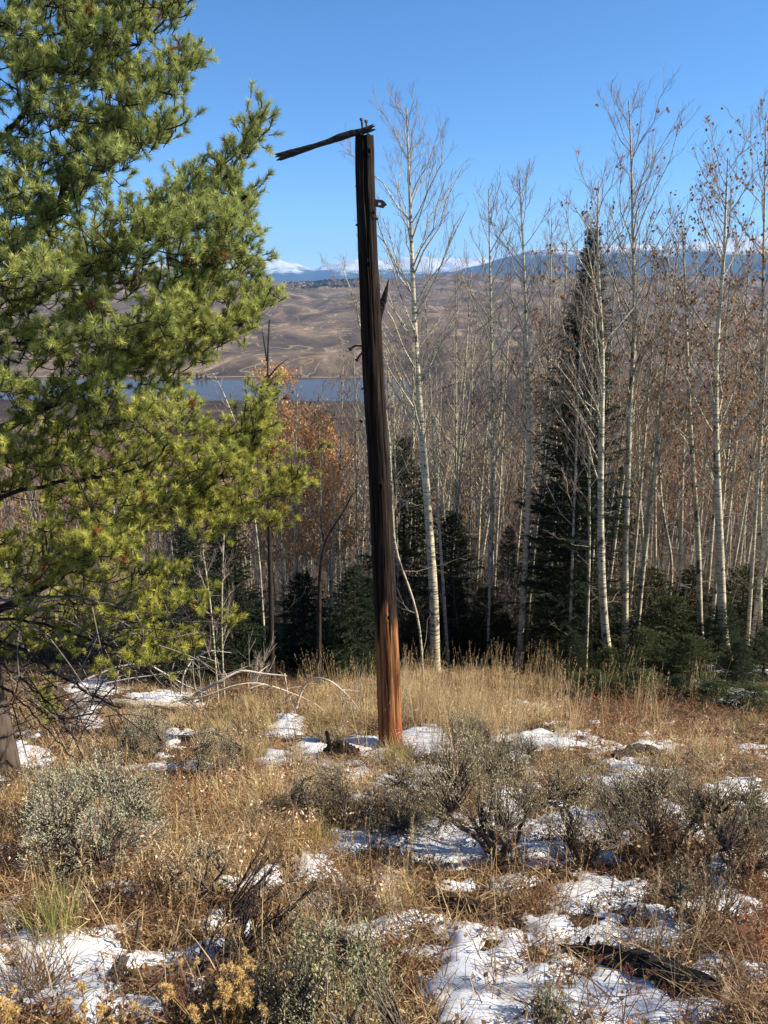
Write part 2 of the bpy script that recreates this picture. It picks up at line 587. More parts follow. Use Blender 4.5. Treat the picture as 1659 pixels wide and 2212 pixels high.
sel = (srow < 34)
gx, gy, gz = GX[sel], GY[sel], GZ[sel]
gpx, gpy = proj(gx, gy, gz)
gpx = np.where(gy < .3, 5000, gpx)
msk = snow_mask(gpx, gpy, gx, gy)
th = (1 - np.exp(-np.clip(msk, 0, 1) * 5)) * .034 + .03 * (fbm(gx * 6, gy * 6, 0, 3, 61) - .45) * (msk > 0) + .030 * (fbm(gx * 20, gy * 20, 0, 3, 63) - .5) * (msk > 0.05)
th = np.where(msk > 0, np.maximum(th, .004), -.012)
fq = grid_faces(*gx.shape)
keep = (msk.ravel()[fq] > 0).any(1)
fq = fq[keep]
used, inv = np.unique(fq, return_inverse=True)
sv_ = np.stack([gx, gy, gz + th], -1).reshape(-1, 3)[used]
kind(link('snow', mesh('snow', sv_, quads=inv.reshape(-1, 4), mats=[M_SNOW], smooth=True)), 'stuff')

# ------------------------------------------------------------------ hills beyond the lake, lake, mountains
hy = np.geomspace(1560, 11500, 420)
hu = np.linspace(-1.05, 1.05, 520)
HY, HU = np.meshgrid(hy, hu, indexing='ij')
HX = HU * HY
hz = H(HX, HY, False) - .3
kind(link('hills', mesh('hills', np.stack([HX, HY, hz], -1).reshape(-1, 3), quads=grid_faces(*HX.shape), mats=[M_HILL], smooth=True)), 'structure')

kind(link('lake', mesh('lake', np.array([[-3500, 1000, -200.], [3500, 1000, -200.], [3500, 2200, -200.], [-3500, 2200, -200.]]), quads=[[0, 1, 2, 3]], mats=[M_WATER])), 'structure')

# shore road: a pale gravel strip draped on the far shore
rx = np.linspace(-1400, 900, 300)
ry = 1868 + 8 * np.sin(rx / 160) + 5 * np.sin(rx / 61)
rv = []
for k in (-4.5, 4.5):
    rv.append(np.stack([rx, ry + k, H(rx, ry + k, False) + 1.2], -1))
rv = np.stack(rv, 0)
m_, nt_, b_, _ = mat('gravel_road'); b_.inputs['Base Color'].default_value = (.34, .27, .2, 1); b_.inputs['Roughness'].default_value = .95
kind(link('road', mesh('road', rv.reshape(-1, 3), quads=grid_faces(2, 300), mats=[m_])), 'structure')

def mountain(name, px, top, Y, base_py, depth_m, seed, snowline, jag):
    xs = np.linspace(px[0], px[-1], 420)
    tp = np.interp(xs, px, top)
    rows = 46
    P = np.zeros((rows, len(xs), 3)); C = np.zeros((rows, len(xs)))
    zt = at(xs, tp, Y)[:, 2]
    for i in range(rows):
        v = i / (rows - 1)
        w = v / .7 if v < .7 else 1 - (v - .7) / .3 * .6
        X = at(xs, tp, Y)[:, 0] * (1 + (v - .7) * depth_m / Y * .6)
        Yy = Y + (v - .7) * depth_m
        rg = 1 - np.abs(2 * fbm(X / 2600, Yy / 3600 + 0 * X, 0, 5, seed) - 1)
        z = -80 + (zt + 80) * (w ** 1.15) * (1 - .32 * (1 - rg) * (1 if v != .7 else 1)) + jag * (fbm(X / 700, Yy / 900 + 0 * X, 0, 4, seed + 5) - .5) * w
        P[i, :, 0] = X; P[i, :, 1] = Yy; P[i, :, 2] = z
        C[i] = .5 + (z - snowline) / 900 + (rg - .5) * .25
    C = np.clip(C, 0, 1)
    me = mesh(name, P.reshape(-1, 3), quads=grid_faces(rows, len(xs)), mats=[M_MTN], col=np.repeat(C.reshape(-1, 1), 3, 1), smooth=False)
    return kind(link(name, me), 'structure')

mountain('mountains', [-700, 0, 300, 560, 590, 640, 680, 700, 760, 800, 860, 920, 1000, 1080, 1200, 1500, 2300],
         [560, 556, 562, 560, 553, 551, 566, 558, 553, 552, 556, 553, 552, 560, 560, 560, 555], 30000, 600, 9000, 301, 700, 240)
mountain('mountains', [900, 980, 1040, 1100, 1150, 1200, 1260, 1330, 1400, 1500, 1600, 1659, 1800, 2400],
         [590, 575, 560, 545, 532, 528, 531, 524, 526, 520, 508, 503, 500, 510], 21000, 610, 8000, 401, 1000, 150)

# ------------------------------------------------------------------ far vehicles on the shore road
def paint(name, c, rough=.4):
    m, nt, b, _ = mat(name)
    v = scaled(nt, (1, 1, 1))
    nt.links.new(mixc(nt, noise(nt, 3, 3, .5, v), c, tuple(x * .85 for x in c)), b.inputs['Base Color'])
    b.inputs['Roughness'].default_value = rough
    return m
M_WHITE = paint('white_paint', (.8, .8, .78)); M_DARKP = paint('dark_paint', (.03, .03, .035)); M_GLASS = paint('window_glass', (.02, .025, .03), .1)
M_RUB = paint('rubber', (.02, .02, .02), .8)

def prism(profile, w, name, m, parent, x0=0):
    """side outline (y, z) swept across width w with a slight tumblehome"""
    p = np.array(profile, float); n = len(p)
    zc = p[:, 1]
    k = 1 - .12 * sstep(zc.min() + .5 * (zc.max() - zc.min()), zc.max(), zc)
    V = np.concatenate([np.stack([x0 - w / 2 * k, p[:, 0], p[:, 1]], 1), np.stack([x0 + w / 2 * k, p[:, 0], p[:, 1]], 1)])
    me = bpy.data.meshes.new(name)
    f = [list(range(n))[::-1], list(range(n, 2 * n))] + [[i, (i + 1) % n, n + (i + 1) % n, n + i] for i in range(n)]
    me.from_pydata(V.tolist(), [], f); me.materials.append(m); me.update()
    return link(name, me, parent)

def vehicle(name, label, cat, px, body, cabin, m, ln, sc=1.0):
    x = (px - CX) / F * 1868 * .99
    y = 1868 + 8 * math.sin(x / 160) + 5 * math.sin(x / 61)
    t = thing(name, label, cat, (x, y, float(H(x, y, False)) + 1.25))
    t.rotation_euler = (0, 0, math.radians(86)); t.scale = (sc,) * 3
    prism(body, 2.1, 'body', m, t); prism(cabin, 1.9, 'window', M_GLASS, t)
    for sx in (-1, 1):
        for sy in (-.32, .32):
            tb = Tubes(); tb.add([(sx * .85, sy * ln, .38), (sx * 1.08, sy * ln, .38)], [.38, .38], 14)
            tb.add([(sx * 1.08, sy * ln, .38), (sx * 1.085, sy * ln, .38)], [.38, .01], 14)
            tb.build('wheel', [M_RUB], t)
    return t
vehicle('camper_van', 'tiny white camper van on the far shore road left of the pole', 'van', 731,
        [(-3.4, .4), (3.4, .4), (3.5, 1.4), (2.5, 1.7), (2.2, 3.0), (-3.4, 3.1)], [(2.52, 1.72), (2.9, 1.66), (2.28, 2.7), (2.2, 2.7)], M_WHITE, 7, 1.15)
vehicle('parked_car', 'tiny dark car on the far shore road beyond the lake', 'car', 671,
        [(-2.2, .35), (2.2, .35), (2.2, .95), (1.2, 1.0), (.5, 1.5), (-1.4, 1.5), (-2.2, 1.0)], [(1.2, 1.02), (.5, 1.53), (-1.4, 1.53), (-2.0, 1.05)], M_DARKP, 4.4, 1.1)

# ------------------------------------------------------------------ the wooden pole
def make_pole_wood():
    m, nt, b, out = mat('weathered_pole_wood')
    v = scaled(nt, (34, 34, 1.6)); vb = scaled(nt, (1, 1, 1))
    g = noise(nt, 1.0, 6, .7, v, .25)
    dark = ramp(nt, g, [(.3, (.004, .003, .002)), (.5, (.014, .009, .007)), (.70, (.060, .040, .028))])
    org = ramp(nt, g, [(.30, (.035, .014, .006)), (.47, (.20, .082, .032)), (.7, (.42, .21, .095))])
    red = ramp(nt, g, [(.3, (.06, .018, .007)), (.5, (.22, .062, .022)), (.7, (.32, .11, .045))])
    sx = nt.nodes.new('ShaderNodeSeparateXYZ'); tc = nt.nodes.new('ShaderNodeTexCoord'); nt.links.new(tc.outputs['Object'], sx.inputs[0])
    big = noise(nt, 1.0, 3, .6, scaled(nt, (9, 9, 1.1)))
    # bare wood shows below about 1.6 m, a stain line with ragged edge
    f = mth(nt, 'ADD', mth(nt, 'MULTIPLY', mth(nt, 'SUBTRACT', 1.85, sx.outputs[2]), 1.6), mth(nt, 'MULTIPLY', mth(nt, 'SUBTRACT', big, .5), 3.0))
    f = ramp(nt, f, [(.30, (0, 0, 0)), (.6, (1, 1, 1))])
    c = mixc(nt, f, dark, org)
    f2 = mth(nt, 'ADD', mth(nt, 'MULTIPLY', mth(nt, 'SUBTRACT', .75, sx.outputs[2]), 1.6), mth(nt, 'MULTIPLY', mth(nt, 'SUBTRACT', big, .5), 1.6))
    c = mixc(nt, ramp(nt, f2, [(.3, (0, 0, 0)), (.7, (1, 1, 1))]), c, red)
    f3 = mth(nt, 'ADD', mth(nt, 'MULTIPLY', mth(nt, 'SUBTRACT', .26, sx.outputs[2]), 4), mth(nt, 'MULTIPLY', mth(nt, 'SUBTRACT', big, .5), 2.5))
    c = mixc(nt, ramp(nt, f3, [(.3, (0, 0, 0)), (.7, (1, 1, 1))]), c, (.03, .017, .011))
    # old reddish patches high on the pole
    p = noise(nt, 1.0, 3, .6, scaled(nt, (7, 7, 1.3)))
    c = mixc(nt, ramp(nt, p, [(.64, (0, 0, 0)), (.74, (.5,) * 3)]), c, (.10, .036, .02))
    at_ = N(nt, 'ShaderNodeAttribute', attribute_name='Col')
    c = mixc(nt, 1.0, c, at_.outputs['Color'], 'MULTIPLY')
    nt.links.new(c, b.inputs['Base Color'])
    b.inputs['Roughness'].default_value = .8
    b.inputs['Specular IOR Level'].default_value = .12
    bump(nt, b, g, .9, .006)
    return m
M_POLE = make_pole_wood()
m_, nt_, b_, _ = mat('dark_weathered_wood')
g_ = noise(nt_, 1.0, 6, .7, scaled(nt_, (3, 30, 30)), .2)
nt_.links.new(ramp(nt_, g_, [(.3, (.004, .003, .003)), (.55, (.013, .010, .008)), (.75, (.040, .028, .020))]), b_.inputs['Base Color'])
b_.inputs['Roughness'].default_value = .85; bump(nt_, b_, g_, .8, .006)
M_DARKW = m_
m_, nt_, b_, _ = mat('rusty_iron')
nt_.links.new(ramp(nt_, noise(nt_, 60, 4, .6, scaled(nt_, (1, 1, 1))), [(.35, (.035, .02, .014)), (.65, (.12, .055, .03))]), b_.inputs['Base Color'])
b_.inputs['Metallic'].default_value = .5; b_.inputs['Roughness'].default_value = .6
M_RUST = m_

POLE_Y = 7.0
base = gp(843, 1612)
POLE_Y = float(base[1])
# centre line and half width of the pole, read at heights of the photograph
PL = [(1640, 846, 26.5), (1590, 843.5, 26), (1500, 840, 25.5), (1400, 836.5, 25.5), (1300, 832, 25), (1200, 827, 24.3), (1100, 823, 24), (1000, 818, 23.8),
      (900, 812, 23.6), (800, 806, 23.4), (700, 801.5, 22.6), (620, 798.5, 21.8), (560, 795, 21.3), (490, 792.5, 21), (430, 790, 21), (370, 788, 21), (320, 787.5, 21), (285, 787, 20.0)]
PL = np.array(PL, float)
nrow = 420
pyv = np.linspace(PL[0, 0], PL[-1, 0], nrow)
pxc = np.interp(-pyv, -PL[:, 0], PL[:, 1]); phw = np.interp(-pyv, -PL[:, 0], PL[:, 2])
PC = at(pxc, pyv, POLE_Y)
prad = phw / F * (PC[:, 1] * cP - PC[:, 2] * sP)
pbase = PC[0].copy()
pole = thing('wooden_pole', 'weathered broken wooden utility pole standing alone in the clearing', 'pole', tuple(pbase))
na = 96
ang = np.arange(na) / na * 2 * math.pi
AA, II = np.meshgrid(ang, np.arange(nrow))
zz = PC[:, 2][II] - pbase[2]
tw = AA + zz * .07
g1 = fbm(np.cos(tw) * 7 + 20, np.sin(tw) * 7 + 20, zz * .9, 4, 201)
g2 = fbm(np.cos(tw) * 22 + 40, np.sin(tw) * 22 + 40, zz * .8, 2, 207)
crack = np.clip((.42 - g1) / .08, 0, 1)
grooves = -.011 * crack * (.4 + .6 * sstep(.2, 1.6, zz)) - .0032 * sstep(.5, .35, g2)
wob = .004 * (fbm(np.cos(AA) * 1.5 + 3, np.sin(AA) * 1.5, zz * 1.2, 3, 211) - .5) * 2
rr = prad[II] + grooves + wob
knots = []
for kpy, kpx, kd in [(572, 796, .5), (1045, 822, .5), (330, 797, .4), (462, 806, .5), (1325, 838, .3)]:
    kz = float(np.interp(-kpy, -pyv, PC[:, 2])) - pbase[2]
    hw = float(np.interp(-kpy, -pyv, phw)); xc = float(np.interp(-kpy, -pyv, pxc))
    ka = math.asin(max(-.97, min(.97, (kpx - xc) / hw)))
    knots.append((kz, -math.pi / 2 + ka))
colv = np.ones(AA.shape)
for kz, ka in knots:
    da = np.arctan2(np.sin(AA - ka), np.cos(AA - ka)) * .11
    d = np.sqrt((da / .017) ** 2 + ((zz - kz) / .030) ** 2)
    rr = rr + .010 * np.exp(-(d - 1.0) ** 2 * 4) - .012 * np.exp(-d ** 2 * 3)
    colv = colv * (1 - .75 * np.exp(-d ** 2 * 1.6))
colv = colv * (1 - .6 * crack)
# broken ragged top
topz = -.05 * fbm(np.cos(AA) * 2.5, np.sin(AA) * 2.5, 0, 3, 217) * (II > nrow - 14) * (II - nrow + 14) / 14 * 1.0
PV = np.stack([PC[:, 0][II] - pbase[0] + rr * np.cos(AA), 0 * AA + rr * np.sin(AA), zz + topz], -1).reshape(-1, 3)
ii = np.arange(nrow * na).reshape(nrow, na)
q = np.stack([ii[:-1], np.roll(ii[:-1], -1, 1), np.roll(ii[1:], -1, 1), ii[1:]], -1).reshape(-1, 4)
topc = PV[ii[-1]].mean(0) - np.array([0, 0, .03])
PV = np.vstack([PV, topc])
tr = np.stack([ii[-1], np.roll(ii[-1], -1), np.full(na, len(PV) - 1)], -1)
cv = np.r_[colv.ravel(), .3]
link('post', mesh('post', PV, quads=q, tris=tr, mats=[M_POLE], col=np.repeat(cv[:, None], 3, 1), smooth=True), pole)

def plank(name, pts, halfh, thick, m, parent, origin, rough=.006, ragged=True, seed=0):
    """hewn timber following picture points, with split ends"""
    pts = np.asarray(pts, float)
    n = 60
    t = np.linspace(0, 1, n)
    ti = np.linspace(0, 1, len(pts))
    C = np.stack([np.interp(t, ti, pts[:, i]) for i in range(3)], 1)
    hh = np.interp(t, np.linspace(0, 1, len(halfh)), halfh)
    T = norm(np.gradient(C, axis=0))
    up = norm(np.cross(T, np.array([[0, 1., 0]]))) * -1
    up = np.where(up[:, 2:3] < 0, -up, up)
    k = 20
    a = np.arange(k) / k * 2 * math.pi
    sq = lambda c: np.sign(c) * np.abs(c) ** .45
    V = []
    for i in range(n):
        nz = 1 + .16 * (vnoise(np.cos(a) * 4 + 9, np.sin(a) * 4, t[i] * 30, seed) - .5)
        off = up[i][None] * (sq(np.sin(a)) * hh[i] * nz)[:, None] + np.array([[0, 1., 0]]) * (sq(np.cos(a)) * thick * nz)[:, None]
        p = C[i][None] + off
        if ragged and (i < 2 or i > n - 3):
            p = p + T[i][None] * ((vnoise(np.cos(a) * 3, np.sin(a) * 3, 3, seed + 4) - .5) * .09)[:, None] * (1 if i > 5 else -1)
        V.append(p)
    V = np.concatenate(V) - origin
    ii = np.arange(n * k).reshape(n, k)
    q = np.stack([ii[:-1], np.roll(ii[:-1], -1, 1), np.roll(ii[1:], -1, 1), ii[1:]], -1).reshape(-1, 4)
    c0 = V[ii[0]].mean(0) + T[0] * .02; c1 = V[ii[-1]].mean(0) - T[-1] * .02
    V = np.vstack([V, c0, c1])
    tr = np.concatenate([np.stack([np.roll(ii[0], -1), ii[0], np.full(k, n * k)], -1), np.stack([ii[-1], np.roll(ii[-1], -1), np.full(k, n * k + 1)], -1)])
    return link(name, mesh(name, V, quads=q, tris=tr, mats=[m], smooth=False), parent)

def A(pts, Y):
    return [at(x, y, Y) for x, y in pts]
pxm = float(depth(PC[-1])) / F      # metres per picture unit at the pole top
arm = plank('crossarm', A([(603, 339), (629, 331), (655, 323), (681, 315), (707, 306.5), (733, 297), (760, 288), (782, 284), (803, 277)], POLE_Y - .02),
            [7 * pxm, 7 * pxm, 5.4 * pxm, 4.2 * pxm, 4.6 * pxm, 6.8 * pxm, 6 * pxm, 5.5 * pxm, 6 * pxm], .04, M_DARKW, pole, pbase, seed=5)
for (x0, y0), (x1, y1) in (((784, 290), (781, 260)), ((793, 288), (791, 264))):
    a0, a1 = at(x0, y0, POLE_Y - .03) - pbase, at(x1, y1, POLE_Y - .03) - pbase
    tb = Tubes(); tb.add([a0, a1], [.0085, .0085], 10)
    d_ = norm(a1 - a0); tb.add([a1 - d_ * .002, a1, a1 + d_ * .016, a1 + d_ * .017], [.005, .017, .017, .001], 6)
    tb.build('bolt', [M_RUST], pole, smooth=False)
# iron strap bracket with a hole, on the sunny side
def bracket():
    Yb = POLE_Y - .02
    out = [(808, 434), (812, 431), (826, 432), (832, 437), (836, 443), (831, 446), (828, 450), (816, 447), (809, 447)]
    hole = [(820 + 3.2 * math.cos(t), 440.5 + 3.6 * math.sin(t)) for t in np.linspace(0, 2 * math.pi, 10)[:-1]]
    bm = __import__('bmesh').new()
    n = 9
    oc = np.array(out) ; 
    ring_o = []; ring_h = []
    for i in range(n):
        ring_o.append(oc[i]); th_ = math.atan2(oc[i][1] - 440.5, oc[i][0] - 820)
        ring_h.append((820 + 3.2 * math.cos(th_), 440.5 + 3.4 * math.sin(th_)))
    vs = []
    for dy in (-.012, .012):
        for rg in (ring_o, ring_h):
            vs.append([bm.verts.new((at(p[0], p[1], Yb) - pbase) + np.array([0, dy, 0])) for p in rg])
    for i in range(n):
        j = (i + 1) % n
        bm.faces.new((vs[0][i], vs[0][j], vs[1][j], vs[1][i])); bm.faces.new((vs[2][j], vs[2][i], vs[3][i], vs[3][j]))
        bm.faces.new((vs[0][j], vs[0][i], vs[2][i], vs[2][j])); bm.faces.new((vs[1][i], vs[1][j], vs[3][j], vs[3][i]))
    me = bpy.data.meshes.new('bracket'); bm.to_mesh(me); bm.free(); me.materials.append(M_RUST)
    return link('bracket', me, pole)
bracket()
plank('splinter', A([(838, 611), (834, 628), (828, 650), (822, 680), (820, 712)], POLE_Y), [1.5 * pxm, 4.5 * pxm, 7.5 * pxm, 5.5 * pxm, 1.5 * pxm], .02, M_DARKW, pole, pbase, seed=9)
for pts, r in (([(783, 747), (770, 746), (762, 749), (757, 754)], .009), ([(784, 760), (777, 767), (774, 772), (771, 777)], .009)):
    P_ = np.array(A(pts, POLE_Y - .03)) - pbase
    tb = Tubes(); tb.add(resample(P_, 8), np.full(8, r), 8)
    e = P_[-1]; d_ = norm(P_[-1] - P_[-2]); tb.add([e, e + d_ * .008, e + d_ * .016], [.02, .02, .004], 8)
    tb.build('bent_spike', [M_RUST], pole)
for pts, r in (([(774, 407), (767, 401)], .006), ([(775, 486), (768, 486)], .011), ([(783, 912), (776, 908)], .012), ([(785, 838), (779, 842)], .006), ([(809, 470), (817, 474)], .013)):
    P_ = np.array(A(pts, POLE_Y - .02)) - pbase
    tb = Tubes(); tb.add([P_[0], P_[0] * .5 + P_[1] * .5, P_[1]], [r, r, r * .6], 7); tb.build('peg', [M_DARKW], pole)

# ------------------------------------------------------------------ the big pine on the left
def build_pine():
    tx, tY = -3.25, 5.7
    tb0 = np.array([tx, tY, float(H(tx, tY)) - .1])
    root = thing('pine_tree', 'large green pine reaching in from the left edge of the frame', 'pine tree', tuple(tb0))
    trunk = np.array([tb0, tb0 + [-.02, 0, .8], tb0 + [-.1, .05, 2], tb0 + [-.2, .1, 3.6], tb0 + [-.25, .15, 5.2], tb0 + [-.3, .2, 7.4]])
    tt = Tubes()
    tp = resample(trunk, 30)
    tt.add(tp, np.linspace(.14, .035, 30), 12, col=(.10, .075, .06))
    limbs = [
        ([(-160, 380), (0, 300), (60, 240), (112, 160), (140, 92), (172, 48), (200, -30)], .022, 5.3),
        ([(-120, 620), (60, 520), (124, 440), (148, 384), (192, 320), (224, 268), (280, 232), (340, 200), (380, 168), (432, 115)], .022, 5.2),
        ([(-100, 760), (100, 620), (212, 556), (280, 536), (340, 496), (400, 468), (452, 424), (500, 368), (528, 320), (556, 258)], .026, 5.0),
        ([(-60, 960), (80, 886), (160, 850), (220, 814), (300, 765), (360, 700), (416, 628), (452, 576), (472, 536), (500, 460), (530, 420)], .036, 5.0),
        ([(-60, 1340), (72, 1286), (160, 1202), (224, 1170), (320, 1122), (400, 1090), (452, 1050), (508, 1002), (560, 940), (566, 845)], .032, 4.9),
        ([(320, 1122), (420, 1102), (480, 1104), (568, 1082), (624, 1062), (648, 1005)], .013, 4.85),
        ([(-80, 90), (100, 160), (252, 108), (304, 92), (344, 60), (372, 24), (396, -10)], .018, 5.4),
        ([(120, 470), (190, 380), (248, 348), (300, 316), (352, 296), (386, 268)], .014, 5.0),
        ([(300, 790), (380, 745), (452, 716), (520, 700), (566, 672), (584, 625)], .014, 4.7),
        ([(-100, 740), (-10, 742), (60, 740), (150, 730), (260, 690)], .016, 4.6),
        ([(-100, 1120), (40, 1060), (160, 1035), (250, 1030), (330, 1000), (380, 940)], .018, 4.7),
        ([(-60, 1300), (60, 1290), (152, 1290), (224, 1302), (320, 1330), (400, 1342), (500, 1350)], .013, 4.7),
        ([(-40, 1380), (55, 1403), (100, 1440), (150, 1473), (200, 1503), (262, 1530)], .020, 4.5),
        ([(-60, 1400), (30, 1450), (90, 1500), (140, 1560), (185, 1640)], .012, 4.4),
        ([(-60, 1460), (20, 1490), (90, 1560), (160, 1640)], .010, 4.6),
        ([(-40, 1330), (60, 1340), (150, 1365), (240, 1400), (330, 1425), (420, 1400)], .013, 4.8),
    ]
    nodes = [tp]; nrm = [np.full(len(tp), .03)]; 
    cb = (.030, .022, .018); cg = (.20, .17, .15)
    trj = np.array([tx, tY])
    for k, (pts, r, Y) in enumerate(limbs):
        n = len(pts)
        Yv = np.linspace(min(5.6, Y + .5), Y + R.uniform(-.2, .2), n) + R.uniform(-.08, .08, n)
        P = np.array([at(x, y, yy) for (x, y), yy in zip(pts, Yv)])
        if pts[0][0] < -30:   # join the trunk
            j = np.argmin(np.abs(tp[:, 2] - (P[0][2] - .25)))
            P = np.vstack([tp[j], P])
        m = 40
        Q = resample(P, m)
        Q += R.normal(size=Q.shape) * .006
        tt.add(Q, np.linspace(r * 1.25, r * .28, m), 8, col=cb if k not in (11,) else cg)
        if k not in (12, 13, 14):
            nodes.append(Q[6:]); nrm.append(np.zeros(m - 6))
    # outline that the boughs fill
    polys = [
        [(-330, -140), (400, -140), (395, 0), (380, 25), (345, 50), (300, 78), (262, 92), (262, 112), (300, 128), (312, 160), (330, 160), (365, 105), (430, 95), (440, 125), (432, 142), (395, 172), (412, 192), (350, 215), (290, 255), (300, 300), (345, 280), (375, 262), (378, 280), (320, 330), (270, 345), (250, 378), (205, 398), (165, 440), (160, 480), (200, 480), (250, 455), (300, 435), (380, 405), (410, 350), (440, 345), (470, 345), (505, 310), (545, 255), (556, 265), (545, 325), (515, 385), (520, 420), (540, 450), (535, 480), (552, 500), (560, 560), (575, 600), (578, 650), (555, 695), (520, 728), (455, 760), (440, 790), (400, 820), (380, 860), (420, 885), (470, 940), (520, 905), (535, 840), (560, 820), (575, 840), (575, 900), (592, 935), (580, 1000), (612, 1040), (630, 1000), (655, 995), (662, 1015), (650, 1060), (620, 1105), (600, 1150), (540, 1135), (480, 1155), (395, 1165), (372, 1200), (402, 1250), (410, 1300), (395, 1320), (330, 1330), (330, 1360), (432, 1372), (436, 1402), (390, 1430), (300, 1450), (180, 1440), (100, 1420), (0, 1420), (-330, 1300)],
        [(430, 1285), (465, 1280), (465, 1330), (430, 1340)], [(480, 1340), (505, 1335), (505, 1355), (480, 1360)],
        [(60, 1500), (110, 1480), (120, 1560), (80, 1580)]]
    def inside(x, y, poly):
        c = np.zeros(len(x), bool); n = len(poly)
        for i in range(n):
            x0, y0 = poly[i]; x1, y1 = poly[(i + 1) % n]
            hit = ((y0 > y) != (y1 > y)) & (x < (x1 - x0) * (y - y0) / ((y1 - y0) + 1e-9) + x0)
            c ^= hit
        return c
    tg = []
    NT = 6000
    xs = R.uniform(-330, 665, NT * 3); ys = R.uniform(-140, 1580, NT * 3)
    ok = np.zeros(len(xs), bool)
    for p in polys:
        ok |= inside(xs, ys, p)
    # irregular gaps between boughs
    gap = fbm(xs / 95, ys / 75, 0, 3, 501)
    edge = sstep(120, 480, xs)
    ok &= gap > (.36 - .03 * edge)
    low = sstep(1150, 1400, ys)
    ok &= R.rand(len(xs)) > .22 * low
    xs, ys = xs[ok][:NT], ys[ok][:NT]
    xs = np.where(xs > 420, 420 + (xs - 420) * .975, xs)
    for li, nl in ((1, 90), (2, 170), (3, 170), (4, 170), (5, 60), (6, 90), (7, 70), (8, 80)):
        lp = resample(np.array([(a_, b_) for a_, b_ in limbs[li][0]], float), 60)
        j = (60 * R.uniform(.25, 1, nl)).astype(int).clip(0, 59)
        xs = np.r_[xs, lp[j, 0] + R.normal(size=nl) * 17]; ys = np.r_[ys, lp[j, 1] - 8 + R.normal(size=nl) * 17]
    hd = np.clip((xs + 250) / 850, 0, 1)
    sp = 1.25 * np.sqrt(np.clip(1 - hd ** 2, .03, 1))
    Yv = 5.15 + (R.uniform(-.55, .55, len(xs)) + 2.6 * (fbm(xs / 120, ys / 60, 0, 3, 517) - .5)) * sp - .2 * hd
    TG = np.array([at(a, b, c) for a, b, c in zip(xs, ys, Yv)])
    dt = np.hypot(TG[:, 0] - tx, TG[:, 1] - tY)
    od = np.argsort(dt)
    NODE = np.concatenate(nodes)
    pen = np.concatenate(nrm)
    cap = len(NODE) + len(TG) * 3
    buf = np.zeros((cap, 3)); buf[:len(NODE)] = NODE; bp = np.zeros(cap); bp[:len(NODE)] = pen * 12
    cnt = len(NODE)
    ends, dirs = [], []
    for i in od:
        t = TG[i]
        dd = buf[:cnt] - t
        d = np.sqrt((dd ** 2).sum(1)) + bp[:cnt]
        # prefer starting points nearer the trunk and a little lower
        hb = np.hypot(buf[:cnt, 0] - tx, buf[:cnt, 1] - tY)
        d = d + np.clip(hb - dt[i], 0, 9) * 1.2 + np.clip(dd[:, 2], 0, 9) * .8
        j = int(np.argmin(d))
        s = buf[j]
        L = np.linalg.norm(t - s)
        if L < .05:
            dirs.append(norm(t - np.array([tx, tY, t[2] - .5]))); ends.append(t)
            continue
        mid = (s + t) / 2 + np.array([0, 0, -.10 * L]) + R.normal(size=3) * .03 * L
        P = resample(np.array([s, mid, t]), 5)
        r0 = min(.011, .0035 + .008 * L)
        tt.add(P, np.linspace(r0, .0028, 5), 4, col=cb)
        if cnt + 3 < cap:
            buf[cnt:cnt + 3] = P[2:]; bp[cnt:cnt + 3] = .04; cnt += 3
        dirs.append(norm(P[-1] - P[-2])); ends.append(t)
    ends = np.array(ends); dirs = np.array(dirs)
    dirs = norm(dirs * .55 + np.array([.18, -.08, .70]) + R.normal(size=dirs.shape) * .16)
    # each tip: one main shoot and side shoots, bristling with needles
    soup = Soup()
    SH0, SHD, SHL = [], [], []
    for k in range(3):
        kk = slice(None) if k == 0 else (R.rand(len(ends)) < .45)
        e = ends[kk]; d = dirs[kk]
        if k:
            d = norm(d + R.normal(size=d.shape) * .6); e = e + d * .07 + R.normal(size=e.shape) * .015
        SH0.append(e); SHD.append(d); SHL.append(R.uniform(.035, .075, len(e)) * (1 if k == 0 else .8))
    E = np.concatenate(SH0); D = np.concatenate(SHD); LL = np.concatenate(SHL)
    for p, d, l in zip(E, D, LL):
        tt.add([p - d * l * .6, p, p + d * l * .7], [.0035, .003, .002], 3, col=(.07, .05, .03))
    nn = 100
    m = len(E)
    t = R.uniform(-.2, 1, (m, nn))
    bp_ = E[:, None] + D[:, None] * (t * LL[:, None])[..., None]
    rnd = R.normal(size=(m, nn, 3)); rnd = rnd - (rnd * D[:, None]).sum(-1, keepdims=True) * D[:, None]
    rnd = norm(rnd)
    nd = norm(D[:, None] * R.uniform(.3, 1.1, (m, nn, 1)) + rnd * .8)
    tone = np.repeat(R.rand(m)[:, None], nn, 1) * .55 + R.rand(m, nn) * .2 + np.clip(t, 0, 1) * .25
    colr = cmix((.085, .115, .022), (.64, .60, .12), tone.ravel())
    brown = np.repeat(R.rand(m) < .008, nn)
    colr[brown] = (.26, .09, .03)
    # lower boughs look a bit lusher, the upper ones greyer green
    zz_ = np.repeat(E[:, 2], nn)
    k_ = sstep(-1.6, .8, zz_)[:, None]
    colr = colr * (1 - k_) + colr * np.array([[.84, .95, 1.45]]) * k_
    V, T, C = blades(bp_.reshape(-1, 3), nd.reshape(-1, 3), R.uniform(.028, .050, m * nn), R.uniform(.0025, .0038, m * nn), colr)
    soup.add(V, T=T, C=C)
    soup.build('needles', [M_NEEDLE], root, origin=tb0)
